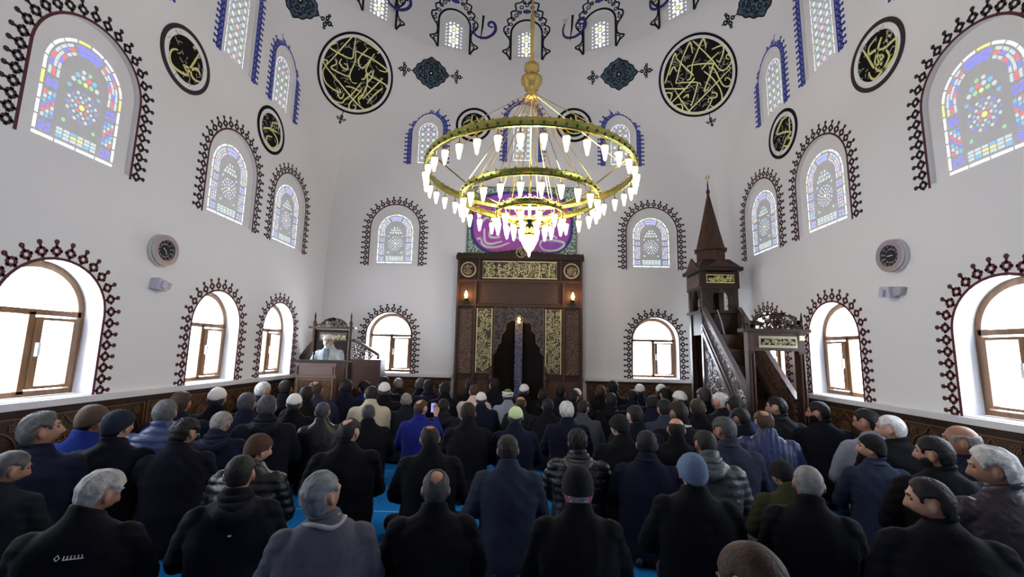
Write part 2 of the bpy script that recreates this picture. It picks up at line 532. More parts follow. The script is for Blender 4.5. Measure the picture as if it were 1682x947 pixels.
def stained(par, f, row, u, hw, z0, zs, ri, pal):
    out = [tuple(p) for p in arch(u, hw, z0, zs, 20, ri)]
    dd = .055
    reveal(par, f, out, 0, dd + .004, WALLP)
    cells = []   # list of (list of (poly, colour))
    k = {'mid': .73, 'blue': .62, 'drum': .60}[row]
    gh = hw * k
    g0 = z0 + (.075 if row == 'mid' else .06 if row == 'blue' else .05)
    gs = zs - (.05 if row != 'drum' else .04)
    n = 40
    base = [(u - gh, g0)] + [(u - gh * cos(pi * j / n), gs + gh * sin(pi * j / n)) for j in range(n + 1)] + [(u + gh, g0)]
    P = [Vector(p) for p in base]
    cum = [0]
    for i in range(1, len(P)): cum.append(cum[-1] + (P[i] - P[i - 1]).length)
    Lt = cum[-1]
    def at(s, q):
        s = min(max(s, 0), Lt)
        i = 1
        while i < len(cum) - 1 and cum[i] < s: i += 1
        t = (s - cum[i - 1]) / max(1e-9, cum[i] - cum[i - 1])
        p = P[i - 1].lerp(P[i], t); d = (P[i] - P[i - 1]).normalized()
        return (p.x + d.y * q, p.y - d.x * q)
    def cell(s0, s1, q0, q1, seg=3):
        return [at(s0 + (s1 - s0) * j / seg, q0) for j in range(seg + 1)] + [at(s1 + (s0 - s1) * j / seg, q1) for j in range(seg + 1)]
    def rect(x0, x1, y0, y1): return [(x0, y0), (x1, y0), (x1, y1), (x0, y1)]
    def disc(x, y, r, nn=6): return [(x + r * cos(2 * pi * j / nn), y + r * sin(2 * pi * j / nn)) for j in range(nn)]
    # outer dashes
    if row != 'drum':
        nd = int(Lt / .135)
        dash = [(cell(Lt * j / nd + .008, Lt * (j + 1) / nd - .008, .004, .030 if row == 'mid' else .018), 4 if j % 5 == 3 else 6) for j in range(nd)]
        nb = 4
        dash += [(rect(u - gh + .006 + 2 * gh * j / nb, u - gh - .006 + 2 * gh * (j + 1) / nb, g0 - .040, g0 - .012), 6) for j in range(nb)]
        cells.append(dash)
    def grid_cell(s0, s1, q0, q1, a, c, cols):
        r = []
        for i in range(a):
            for j in range(c):
                e = .005
                r.append((cell(s0 + (s1 - s0) * i / a + e, s0 + (s1 - s0) * (i + 1) / a - e, q0 + (q1 - q0) * j / c + e, q0 + (q1 - q0) * (j + 1) / c - e, 2), cols[(i * 3 + j) % len(cols)]))
        return r
    if row == 'mid':
        q0, q1 = .045, .150
        sq = .10
        sch = [(.0 + .012, sq, (1, 1, 0, 1)), (sq + .03, sq + .28, (0, 3, 1, 2)), (sq + .31, sq + .31 + .085, (1, 1, 0, 1))]
        body = sq + .31 + .085 + .03
        rest = Lt - 2 * body
        arcs = 3
        for a0, a1, cc in sch:
            nn = 2 if a1 - a0 < .12 else 6
            cells.append(grid_cell(a0, a1, q0, q1, nn, 2 if nn == 2 else 3, cc))
            cells.append(grid_cell(Lt - a1, Lt - a0, q0, q1, nn, 2 if nn == 2 else 3, cc))
        wds = (.34, .18, .34)
        s = body
        gap = .03
        for wi, fr in enumerate((.38, .24, .38)):
            ln = (rest - 2 * gap) * fr
            cells.append(grid_cell(s, s + ln, q0, q1, 2 if wi == 1 else 6, 2 if wi == 1 else 3, (1, 1, 0, 1) if wi == 1 else (0, 2, 0, 1, 0)))
            s += ln + gap
        # bottom middle
        bx0, bx1 = u - gh + .185, u + gh - .185
        bm = []
        for i in range(6):
            for j in range(3):
                bm.append((rect(bx0 + (bx1 - bx0) * i / 6 + .005, bx0 + (bx1 - bx0) * (i + 1) / 6 - .005, g0 + .015 + .033 * j, g0 + .041 + .033 * j), 4 if (i in (2, 3) and j == 1) else (3 if (i + j) % 4 == 0 else 0)))
        cells.append(bm)
        # centre light : rosette under small florets
        ch = gh - .195
        cz = g0 + .16
        cen = []
        rc = ch * .95
        cy_ = cz + rc + .05
        cen.append((disc(u, cy_, rc * .16, 8), 4))
        for rr_, nn, co in ((.33, 8, (0, 2)), (.55, 12, (3, 0)), (.80, 16, (1, 0))):
            for j in range(nn):
                a0 = 2 * pi * (j + .5 * (nn == 12)) / nn
                cen.append((disc(u + rc * rr_ * cos(a0), cy_ + rc * rr_ * sin(a0), rc * (.09 if nn < 16 else .10), 5), co[j % 2]))
        for sx in (-1, 1):
            cen.append((disc(u + sx * rc * .82, cz + .03, .02, 5), 5)); cen.append((disc(u + sx * rc * .82, cy_ + rc * .92, .02, 5), 3))
        yy = cy_ + rc + .05
        for j, (dx, co) in enumerate(((-.11, 0), (-.055, 5), (0, 4), (.055, 5), (.11, 0))):
            cen.append((disc(u + dx, yy + .01, .023, 6), co))
        for j, (dx, co) in enumerate(((-.08, 3), (-.027, 0), (.027, 2), (.08, 3))):
            cen.append((disc(u + dx, yy + .065, .023, 6), co))
        for dx, co in ((-.03, 0), (.03, 5)):
            cen.append((disc(u + dx, yy + .118, .020, 6), co))
        cells.append(cen)
    elif row == 'blue':
        H = gs - g0
        rows = int(H / .115)
        for j in range(rows):
            y0 = g0 + .01 + H / rows * j
            r = []
            for i in range(3):
                x0 = u - gh + .030 + (2 * gh - .06) * i / 3; wx = (2 * gh - .06) / 3
                hy = H / rows
                r.append((disc(x0 + wx / 2, y0 + hy / 2, min(wx, hy) * .30, 6), (4, 0, 2, 5)[(i * 2 + j) % 4] if (i + j) % 2 else 0))
                for sx in (.12, .88):
                    for sy in (.14, .86): r.append((disc(x0 + wx * sx, y0 + hy * sy, .011, 4), 0 if (i + j) % 3 else 1))
            cells.append(r)
        top = []
        for j in range(5):
            a0 = pi * (j + .5) / 5
            top.append((disc(u + gh * .66 * cos(a0), gs + .015 + gh * .66 * sin(a0), gh * .13, 6), 0 if j % 2 else 1))
        top.append((disc(u, gs + .03 + gh * .12, gh * .16, 6), 3))
        cells.append(top)
    else:
        for yy in (.18, .43):
            r = [(disc(u, g0 + yy, .036, 6), 4)]
            for j in range(6): r.append((disc(u + .082 * cos(pi / 3 * j + pi / 6), g0 + yy + .082 * sin(pi / 3 * j + pi / 6), .037, 6), 6))
            cells.append(r)
        r = []
        for sx in (-1, 1):
            for j in range(7): r.append((disc(u + sx * .158, g0 + .045 + .078 * j, .022, 6), 0))
            for j in range(3): r.append((disc(u + sx * .082, g0 + .045 + .26 * j, .026, 6), 6))
        r.append((disc(u, g0 + .305, .026, 6), 6)); r.append((disc(u, g0 + .045, .03, 6), 6)); r.append((disc(u, g0 + .59, .025, 6), 0))
        cells.append(r)
    holes = [pl for c in cells for pl, _ in c]
    V, Fc = cdt_fill(out, holes)
    o = mesh_obj('plaster_lattice', [f(a, c, dd) for a, c in V], Fc, WALLP if row != 'drum' else DOMEP, par)
    for c in cells:
        vs, fs, mi = [], [], []
        for pl, co in c:
            bb = len(vs)
            vs += [f(p[0], p[1], dd) for p in pl]
            fs.append(tuple(range(bb, len(vs)))); mi.append(co)
        mesh_obj('pane', vs, fs, pal, par, mi)


def low_window(par, f, u, hw, z0, zs, ri):
    out = [tuple(p) for p in arch(u, hw, z0, zs, 24, ri)]
    reveal(par, f, out, 0, .27, REVEAL)
    b = MB()
    fw = .062
    path = [(u - hw + fw / 2, z0 + fw / 2)] + [(u - (hw - fw / 2) * cos(pi * k / 24), zs + (ri - fw / 2) * sin(pi * k / 24)) for k in range(25)] + [(u + hw - fw / 2, z0 + fw / 2)]
    b.strip(path, fw, .25, .185, 0, f, True)
    b.strip([(u - hw + fw / 2, zs), (u + hw - fw / 2, zs)], .05, .245, .185, 0, f)
    b.strip([(u, z0 + .03), (u, zs)], .052, .245, .185, 0, f)
    b.build('window_frame', OAK, par)
    b = MB()
    x0, x1, y0, y1 = u + .03, u + hw - .055, z0 + .055, zs - .03
    b.strip([(x0 + .027, y0 + .027), (x1 - .027, y0 + .027), (x1 - .027, y1 - .027), (x0 + .027, y1 - .027)], .056, .235, .165, 0, f, True)
    sash = b.build('sash', OAK, par)
    b = MB(); b.prism([(x0 + .010, (y0 + y1) / 2 - .03), (x0 + .034, (y0 + y1) / 2 - .03), (x0 + .034, (y0 + y1) / 2 + .09), (x0 + .010, (y0 + y1) / 2 + .09)], .166, .135, 0, f)
    b.build('handle', mat('white_plastic', (.7, .7, .7), .3), sash)
    g = .215
    def pane(pl):
        b = MB(); b.prism(pl, g, g + .004, 0, f); b.build('pane', CLEAR, par)
    pane([(u - hw + .055, z0 + .055), (u - .024, z0 + .055), (u - .024, zs - .022), (u - hw + .055, zs - .022)])
    pane([(x0 + .05, y0 + .05), (x1 - .05, y0 + .05), (x1 - .05, y1 - .05), (x0 + .05, y1 - .05)])
    pane([(u + (hw - .055) * cos(pi * k / 20), zs + .022 + (ri - .08) * sin(pi * k / 20)) for k in range(21)])


def portal(f, u, hw, z0, z1, d):
    l = bpy.data.lights.new('daylight_portal', 'AREA'); l.shape = 'RECTANGLE'; l.size = 2 * hw; l.size_y = z1 - z0
    l.cycles.is_portal = True
    o = bpy.data.objects.new('daylight_portal', l); C.objects.link(o)
    p = f(u, (z0 + z1) / 2, d); n = (f(u, (z0 + z1) / 2, d + .1) - p).normalized()   # light shines along -n
    o.location = p; o.rotation_euler = n.to_track_quat('Z', 'Y').to_euler()


rnd = random.Random(3)
PLACE = {'B': 'mihrab wall', 'L': 'left wall', 'R': 'right wall', 'F': 'wall behind', 'D': 'drum'}
for wi, (row, wl, u, hw, z0, zs, ri) in enumerate(WIN):
    f = smap(wl)
    par = thing('window_%d' % (wi + 1), f(u, z0), kind='structure')
    if row == 'low':
        low_window(par, f, u, hw, z0, zs, ri); painted_border(par, f, u, hw, z0, zs, ri, BURG, BURG if abs(u) < 2.6 and wl != 'B' else BURGD)
        portal(f, u, hw, z0, zs + ri, .30)
    else:
        stained(par, f, row, u, hw, z0, zs, ri, GT if (row == 'drum' or (wl in 'LR' and u < 0)) else GP)
        if row == 'mid': painted_border(par, f, u, hw, z0, zs, ri, BURG, BURGD)
        elif row == 'blue': painted_border(par, f, u, hw, z0, zs, ri, NAVYP, NAVYP, LBLUE, .85)
        elif abs(u) < 9.6: arabesque_border(par, f, u, hw, z0, zs, ri)

# ================================================================== PAINTED WALL DECORATION
def inside_shell(p):
    x, y = abs(p.x - XC), abs(p.y - YC)
    r = corner_r(p.z)
    if x > A or y > A: return False
    if x > A - r and y > A - r: return hypot(x - (A - r), y - (A - r)) < r
    return True


def decal(c, n):
    """chart on the hall's face round point c, n = direction out of the room; returns f(right, up, outward)"""
    n = Vector(n).normalized()
    up = Vector((0, 0, 1)) - n * n.z; up.normalize()
    r = up.cross(-n).normalized()
    def f(a, b, d=0.0):
        p = c + r * a + up * b
        lo, hi = -1.2, 1.2
        for _ in range(22):
            mid = (lo + hi) / 2
            if inside_shell(p + n * mid): lo = mid
            else: hi = mid
        return p + n * (lo + d)
    return f


def surf_decal(c):
    e = .05
    c = Vector(c)
    # numeric outward normal of the shell at c
    def g(p):
        x, y = p.x - XC, p.y - YC
        r = corner_r(p.z)
        ax, ay = abs(x), abs(y)
        if ax > A - r and ay > A - r: return hypot(ax - (A - r), ay - (A - r)) - r
        return max(ax, ay) - A
    n = Vector([(g(c + v) - g(c - v)) for v in (Vector((e, 0, 0)), Vector((0, e, 0)), Vector((0, 0, e)))])
    return decal(c, n)


def strokes(b, f, S, tr, w, d, mi, n=5):
    for s in S:
        pts = smooth_curve([tr(*p) for p in s], n)
        N = len(pts)
        ws = [w * (.55 + .45 * sin(pi * min(1, max(0, (i + .5) / N)) ** .8)) for i in range(N)]
        b.strip(pts, ws, 0, d, mi, f)


def medallion(name, c, R, S, tr, label, cat, group=None, rim=BLACKP, w=.028, silver=60, seed=1, finial=False, Rrim=.10):
    f = surf_decal(c)
    t = thing(name, c, label, cat, group)
    b = MB(); b.ring((0, 0), R * (1 - Rrim * .55), R, 0, -.010, 48, 0, f); b.build('rim', rim, t)
    b = MB()
    for r0, r1 in ((0, .3), (.3, .6), (.6, 1 - Rrim * 1.25)):
        if r0 == 0: b.disc((0, 0), r1 * R, 0, -.006, 24, 0, f)
        else: b.ring((0, 0), r0 * R, r1 * R, 0, -.006, 40, 0, f)
    b.build('field', BLACKP, t)
    b = MB(); b.ring((0, 0), R * (1 - Rrim * 1.25), R * (1 - Rrim * .55), 0, -.007, 48, 0, f); b.build('white_ring', WHITEP, t)
    b = MB(); strokes(b, f, S, tr, w, -.010, 0); b.build('calligraphy', GOLDL, t)
    rn = random.Random(seed)
    b = MB()
    for i in range(silver):
        a, q = rn.uniform(0, 2 * pi), sqrt(rn.random()) * R * .80
        x, y = q * cos(a), q * sin(a); th = rn.uniform(0, pi); L = rn.uniform(.03, .07) * R * 1.6
        pts = [(x - L * cos(th), y - L * sin(th)), (x + L * .3 * sin(th), y + L * .3 * cos(th)), (x + L * cos(th), y + L * sin(th))]
        b.strip(smooth_curve(pts, 3), w * .33, 0, -.0085, 0, f)
    tag(b.build('small_script', SILV, t), kind='stuff')
    if finial:
        b = MB()
        for x, y, r in ((0, -R - .10, .035), (-.055, -R - .15, .03), (.055, -R - .15, .03), (0, -R - .21, .03), (0, -R - .15, .028), (-.09, -R - .13, .018), (.09, -R - .13, .018)):
            b.ring((x, y), r * .4, r, 0, -.005, 8, 0, f)
        b.strip([(0, -R), (0, -R - .25)], .016, 0, -.005, 0, f)
        b.build('painted_finial', INK, t)
    return t


def crop_tr(ox, oy, sc, R):
    return lambda x, y: ((x - ox) / sc * R, (oy - y) / sc * R)


SL = [[(285, 120), (240, 230), (200, 330), (150, 440)], [(320, 110), (430, 108), (540, 125), (530, 145)], [(315, 120), (335, 230), (345, 280), (300, 300), (150, 295), (140, 270), (180, 230)],
      [(350, 215), (500, 210), (650, 230), (660, 255), (600, 270)], [(350, 220), (375, 300), (370, 420), (400, 465), (440, 470), (460, 440)], [(440, 150), (400, 260), (430, 320), (470, 300), (510, 160)],
      [(500, 230), (490, 320), (520, 345), (540, 300)], [(555, 290), (560, 360), (540, 430), (590, 450)], [(515, 350), (700, 360), (705, 380)], [(655, 320), (600, 450), (550, 570)], [(685, 400), (640, 480), (600, 590)],
      [(120, 395), (140, 440), (300, 520), (450, 600), (560, 645), (640, 640), (655, 580)], [(150, 440), (140, 500), (190, 570), (280, 600), (340, 600), (320, 570)], [(120, 400), (150, 400), (150, 430)],
      [(210, 350), (230, 390), (200, 440), (350, 445), (355, 430)], [(260, 330), (255, 370), (300, 395), (335, 385), (320, 355), (290, 360)], [(430, 340), (440, 400), (500, 405), (510, 350), (545, 440), (540, 520), (510, 580), (540, 620)],
      [(370, 530), (430, 515), (520, 520)], [(490, 440), (450, 560), (400, 640), (380, 680), (300, 685), (265, 660)], [(375, 590), (370, 640), (340, 640), (310, 590)], [(515, 490), (490, 560), (450, 660), (470, 705), (510, 690), (510, 655), (480, 660)], [(540, 460), (540, 540), (520, 590)]]
SR = [[(120, 350), (280, 160), (290, 190)], [(285, 190), (340, 320), (400, 440), (410, 500)], [(320, 235), (430, 130), (440, 160), (430, 220)], [(210, 390), (310, 250), (320, 235)], [(210, 390), (380, 460), (380, 490), (290, 620), (270, 620)],
      [(100, 390), (270, 470), (300, 460)], [(100, 545), (300, 460), (500, 360), (640, 310)], [(350, 300), (430, 320), (550, 370), (555, 400), (430, 550), (450, 560), (480, 540)], [(400, 300), (540, 160), (555, 190), (550, 230)],
      [(465, 130), (560, 330), (600, 440), (640, 465), (700, 440), (720, 400), (700, 360), (680, 380), (700, 400)], [(590, 265), (680, 275), (670, 330), (620, 385), (600, 360)], [(310, 410), (350, 400), (400, 300)],
      [(470, 400), (520, 480), (560, 600), (550, 690), (480, 730), (440, 700)], [(205, 650), (205, 685), (360, 620), (540, 540), (700, 470)], [(185, 450), (210, 560), (250, 680), (310, 735), (400, 720), (470, 650), (440, 640), (430, 670)],
      [(100, 430), (150, 460), (110, 520)], [(520, 395), (560, 420), (590, 570), (640, 605), (670, 570), (640, 530), (620, 550)], [(230, 540), (280, 530), (270, 560)], [(150, 570), (150, 630), (190, 640), (200, 590), (150, 570)],
      [(480, 600), (520, 620), (510, 650), (470, 640)], [(430, 420), (445, 445), (425, 450), (415, 430)], [(180, 300), (240, 250), (250, 300)]]
medallion('calligraphy_medallion', Vector((-3.40, 7.93, 6.91)), .745, SL, crop_tr(418, 401, 346, .745), 'large round black medallion with gold lettering crossed by a long sweep, left of the chandelier', 'medallion', None, silver=90, seed=4, finial=True, w=.026)
medallion('calligraphy_medallion', Vector((3.29, 7.93, 6.91)), .745, SR, crop_tr(407, 418, 350, .745), 'large round black medallion with gold zigzag lettering, right of the chandelier', 'medallion', None, silver=90, seed=5, finial=True, w=.026)


def aff(cx, cy, ax, ay, bx, by, sc, ox, oy, R):
    """un-slant strokes read off the picture of a wall seen at an angle"""
    D = ax * by - ay * bx
    def g(x, y):
        px, py = ox + x / sc - cx, oy + y / sc - cy
        return ((px * by - py * bx) / D * R, (ax * py - ay * px) / D * R)
    return g


S1 = [[(440, 310), (430, 400), (410, 520), (400, 590), (390, 640), (400, 670), (330, 670), (240, 630), (200, 560), (185, 480), (200, 420), (240, 400)], [(330, 550), (350, 580), (390, 640)], [(410, 600), (430, 560), (470, 530), (500, 560), (520, 600)], [(410, 560), (430, 640), (480, 690), (540, 690)], [(340, 560), (400, 570)], [(370, 270), (385, 250), (395, 275)]]
S2 = [[(708, 770), (750, 745), (800, 745)], [(760, 690), (800, 680), (800, 720)], [(760, 750), (800, 790), (810, 840), (780, 880), (740, 850), (740, 810), (770, 800)], [(760, 690), (755, 760)]]
S3 = [[(240, 330), (265, 450), (290, 600), (310, 610), (350, 580), (355, 420), (300, 430), (285, 400), (310, 330), (380, 270)], [(355, 420), (440, 440), (540, 390), (540, 450), (510, 560), (420, 660), (340, 690), (310, 640), (320, 560)], [(435, 290), (380, 400), (310, 570)], [(390, 500), (400, 540), (370, 560), (370, 510), (400, 500)],
      [(440, 470), (450, 560), (400, 650), (330, 730), (270, 765), (240, 720), (240, 650)], [(360, 605), (370, 625)], [(460, 350), (470, 370)], [(490, 320), (510, 325)]]
S4 = [[(190, 640), (150, 720), (200, 740), (230, 760), (200, 790), (170, 850), (150, 860)], [(230, 660), (225, 740)], [(150, 725), (190, 650), (225, 640)], [(200, 780), (225, 800), (210, 840), (180, 830)]]
S5 = [[(-.6, .1), (-.2, .3), (.1, .0), (.5, .4)], [(.55, .5), (.45, -.3), (.0, -.55), (-.5, -.4), (-.55, -.1)], [(-.1, .6), (-.15, 0)], [(.15, .5), (.3, .1), (.1, -.2)]]
mw = dict(silver=34, w=.030, Rrim=.24)
medallion('calligraphy_medallion', shell('L', -.05, 4.955), .385, S1, aff(305, 98, 40, 17.5, -7.5, -59, 7.01, 255, 30, .385), 'round black and gold medallion high on the left wall, nearer one with burgundy rim', 'medallion', None, BURGD, seed=6, **mw)
medallion('calligraphy_medallion', shell('L', 1.74, 5.0), .375, S2, aff(445, 213, 22.5, 7.5, -1.5, -41, 4.117, 260, 30, .375), 'round black and gold medallion high on the left wall, farther one', 'medallion', None, BLACKP, seed=7, **mw)
medallion('calligraphy_medallion', shell('R', -.09, 5.01), .385, S3, aff(1440, 92, 42, -17.5, 7.5, -59, 6.76, 1390, 20, .385), 'round black and gold medallion high on the right wall, nearer one with burgundy rim', 'medallion', None, BURGD, seed=8, **mw)
medallion('calligraphy_medallion', shell('R', 1.74, 5.01), .375, S4, aff(1286, 218, 22, -8, 1.5, -41, 3.95, 1240, 30, .375), 'round black and gold medallion high on the right wall, farther one', 'medallion', None, BLACKP, seed=9, **mw)
unit = lambda x, y: (x * .36, y * .36)
medallion('calligraphy_medallion', shell('B', -1.08, 6.36), .385, S5, unit, 'small round black medallion between the blue-edged windows, left of the chandelier rod', 'medallion', None, BLACKP, seed=10, **mw)
medallion('calligraphy_medallion', shell('B', 1.06, 6.37), .385, [[(-x, y) for x, y in s] for s in S5], unit, 'small round black medallion between the blue-edged windows, right of the chandelier rod', 'medallion', None, BLACKP, seed=11, **mw)


def cartouche(c, label, s=1.0, flip=1):
    f = decal(Vector(c), Vector(c) - Vector((0, 0, 1.6)) if abs(c[1] - YC) > abs(c[0] - XC) + 1 else (Vector(c) - Vector((XC, YC, 5.6))))
    t = thing('painted_cartouche', c, label, 'painting')
    b = MB()
    pts = []
    for k in range(48):
        a = 2 * pi * k / 48
        x, y = cos(a), sin(a)
        q = (abs(x) ** 1.35 + abs(y) ** 1.35) ** (-1 / 1.35)
        q *= 1 + .045 * cos(12 * a)
        pts.append((.36 * s * x * q, .29 * s * y * q))
    for r0, r1 in ((0, .34), (.34, .67), (.67, 1.0)):
        ri_, ro_ = [(x * r0, y * r0) for x, y in pts], [(x * r1, y * r1) for x, y in pts]
        if r0 == 0: b.prism(ro_, 0, -.004, 1, f)
        else:
            N_ = len(pts)
            b.add([(x, y, -.004) for x, y in ri_ + ro_], [(i, (i + 1) % N_, N_ + (i + 1) % N_, N_ + i) for i in range(N_)], 1, f)
    b.strip(pts, .022 * s, 0, -.006, 0, f, True)
    b.strip([(x * .72, y * .72) for x, y in pts], .014 * s, 0, -.006, 0, f, True)
    for k in range(8):
        a = 2 * pi * k / 8
        b.ring((.155 * s * cos(a), .125 * s * sin(a)), .022 * s, .045 * s, 0, -.006, 8, 0, f)
        a += pi / 8
        b.ring((.24 * s * cos(a), .195 * s * sin(a)), .010 * s, .030 * s, 0, -.006, 8, 0, f)
    b.ring((0, 0), .02 * s, .06 * s, 0, -.006, 8, 0, f); b.disc((0, 0), .018 * s, 0, -.007, 6, 2, f)
    b.build('lobed_field', [INK, TEALP, WHITEP], t)
    for q in (-1, 1):
        b = MB()
        b.strip([(q * .36 * s, 0), (q * .44 * s, 0)], .014 * s, 0, -.005, 0, f)
        for x, y, r in ((.46, 0, .038), (.53, .055, .04), (.53, -.055, .04), (.60, 0, .045), (.545, .11, .028), (.545, -.11, .028), (.54, 0, .03)):
            b.ring((q * x * s, y * s), r * .35 * s, r * s, 0, -.006, 8, 0, f)
        b.strip([(q * .62 * s, 0), (q * .67 * s, 0)], .02 * s, 0, -.005, 0, f)
        b.build('trefoil_finial', INK, t)


cartouche(Vector((-2.03, 8.50, 7.33)), 'painted teal cartouche with a trefoil at each end, left above the blue-edged windows')
cartouche(Vector((1.90, 8.51, 7.33)), 'painted teal cartouche with a trefoil at each end, right above the blue-edged windows')
cartouche(shell('L', 2.16, 7.34), 'painted teal cartouche cut by the top of the photo, left', 1.0)
cartouche(shell('R', 2.16, 7.36), 'painted teal cartouche cut by the top of the photo, right', 1.0)


def vav(u, label):
    f0 = smap('D'); f = lambda a, b, d=0.0: f0(u + a, 8.58 + b, d)
    tr = lambda x, y: ((x - 1120) * .00172, (390 - y) * .00165)
    t = thing('painted_letter', f(0, 0), label, 'lettering')
    b = MB()
    pts = smooth_curve([tr(*p) for p in [(1010, 330), (985, 420), (1000, 510), (1060, 548), (1150, 540), (1230, 480), (1268, 400), (1250, 320), (1205, 300), (1172, 340), (1195, 372), (1240, 372)]], 5)
    N = len(pts)
    b.strip(pts, [.026 + .040 * sin(pi * min(1, (i + 1) / N * .95)) for i in range(N)], 0, -.005, 0, f)
    b.build('letter_curve', mat('navy_paint', (.022, .018, .17), .6), t)
    b = MB()
    b.strip([tr(*p) for p in [(1108, 225), (1098, 400), (1074, 605)]], [.050, .040, .006], 0, -.008, 0, f)
    b.build('upright_stroke', BLACKP, t)
    b = MB()
    for k in range(6): b.disc((tr(1015, 290)[0] + .035 * cos(k * pi / 3), tr(1015, 290)[1] + .035 * sin(k * pi / 3)), .016, 0, -.004, 6, 0, f)
    b.build('flower', SILV, t)


for u, l in ((-2.78, 'outermost'), (-.92, 'next to the rod'),):
    vav(u, 'navy letter with black upright on the drum, left of the rod, %s' % l)
for u, l in ((2.90, 'outermost'), (1.05, 'next to the rod')):
    vav(u, 'navy letter with black upright on the drum, right of the rod, %s' % l)

# ------------------------------------------------------------------ tile panel above the mihrab
f = smap('B')
t = thing('tile_panel', f(0, 3.52), 'pale green arabesque panel with a violet-pink lettered oval, behind the chandelier', 'panel')
TILE = mat('arabesque_tile', (.62, .74, .62), .4, vary=(26, (.07, .16, .12), 'voronoi'))
b = MB(); b.box(-1.14, 1.12, 3.50, 4.97, -.02, 0, 0, lambda a, c, d: f(a, c, d)) if False else b.prism([(-1.14, 3.50), (1.12, 3.50), (1.12, 4.97), (-1.14, 4.97)], 0, -.02, 0, f)
b.build('tiles', TILE, t)
b = MB(); b.strip([(-1.13, 3.5), (-1.13, 4.96), (1.11, 4.96), (1.11, 3.5)], .03, 0, -.03, 0, f); b.build('border_strip', mat('panel_edge', (.15, .2, .16), .5), t)
b = MB()
rn = random.Random(2)
for i in range(150):
    x, z = rn.uniform(-1.08, 1.06), rn.uniform(3.55, 4.92)
    a = rn.uniform(0, 6.28); r = rn.uniform(.02, .04)
    b.strip([(x + r * cos(a + k), z + r * sin(a + k)) for k in (0, .9, 1.8, 2.8, 3.8)], .010, 0, -.024, i % 2, f)
tag(b.build('scrollwork', [WHITEP, mat('leaf_green', (.10, .28, .14), .5)], t), kind='stuff')
def sup(hw, hh, p=3.0, n=56):
    o = []
    for k in range(n):
        a = 2 * pi * k / n
        x, y = cos(a), sin(a)
        q = (abs(x) ** p + abs(y) ** p) ** (-1 / p)
        o.append((-.01 + hw * x * q, 4.18 + hh * y * q))
    return o
b = MB(); b.prism(sup(1.06, .70), 0, -.028, 0, f); b.build('oval_rim', mat('oval_navy', (.05, .05, .22), .4), t)
PINK = mat('oval_pink', (.62, .10, .52), .4, vary=(1.6, (.30, .10, .62)))
b = MB(); b.prism(sup(1.0, .64), 0, -.034, 0, f); b.build('oval_field', PINK, t)
b = MB()
tr = lambda x, y: ((x - 740) / 6.76 * .0125, 4.18 + (500 - y) / 6.76 * .0128)
SP = [[(290, 680), (300, 730), (360, 765), (480, 760), (600, 715)], [(320, 560), (330, 700), (400, 730), (520, 700)], [(370, 400), (400, 520), (380, 640), (440, 660), (500, 650)], [(940, 740), (960, 690), (1060, 680), (1190, 700), (1200, 740), (1120, 790), (990, 790), (940, 740)], [(1050, 560), (1070, 700)],
      [(980, 640), (1060, 620), (1130, 660)], [(560, 240), (600, 215), (640, 240), (690, 200), (740, 235), (790, 215)], [(300, 480), (340, 440), (420, 460)], [(240, 680), (285, 665)], [(640, 600), (690, 660), (780, 650)], [(1120, 420), (1150, 540), (1190, 600)], [(560, 480), (600, 560), (700, 560)], [(820, 480), (860, 570), (950, 560)], [(480, 380), (500, 480)], [(900, 330), (930, 460)]]
for S_ in SP:
    b = MB(); strokes(b, f, [S_], tr, .05, -.042, 0); b.build('letter_stroke', mat('white_lettering', (.85, .8, .85), .5), t)

# ------------------------------------------------------------------ clocks and lamps on the side walls
CH = mat('chrome_satin', (.62, .62, .64), .28, .9)
BK = mat('clock_black', (.012, .012, .016), .3)
for wl, u, z, lab in (('L', -.055, 2.625, 'left'), ('R', -.075, 2.685, 'right')):
    f0 = smap(wl); sg = 1 if wl == 'L' else -1
    c = f0(u, z)
    f = lambda a, b_, d=0.0, f0=f0, u=u, z=z, sg=sg: f0(u + a * sg, z + b_, d)
    t = thing('wall_clock', c, 'round clock with silver rim and twelve black squares on the %s wall' % lab, 'clock')
    b = MB(); b.ring((0, 0), .118, .172, 0, -.075, 36, 0, f); b.ring((0, 0), .165, .178, 0, -.045, 36, 0, f); b.build('rim', CH, t)
    b = MB(); b.disc((0, 0), .13, 0, -.050, 32, 0, f); b.build('dial', mat('dial_grey', (.45, .46, .48), .35, .5), t)
    b = MB()
    for k in range(12):
        a = pi / 6 * k; x, y = .094 * cos(a), .094 * sin(a); e = .017
        b.prism([(x - e, y - e), (x + e, y - e), (x + e, y + e), (x - e, y + e)], -.045, -.056, 0, f)
    b.build('hour_marks', BK, t)
    b = MB(); b.disc((0, 0), .066, -.045, -.058, 24, 0, f); b.build('centre_disc', BK, t)
    b = MB()
    if wl == 'L': b.strip([(0, 0), (-.030, .022)], .008, -.058, -.063, 0, f); b.strip([(0, 0), (.02, -.045)], .006, -.058, -.063, 0, f)
    else: b.strip([(-.035, 0), (.035, 0)], .009, -.058, -.063, 0, f)
    b.build('hands', WHITEP, t)
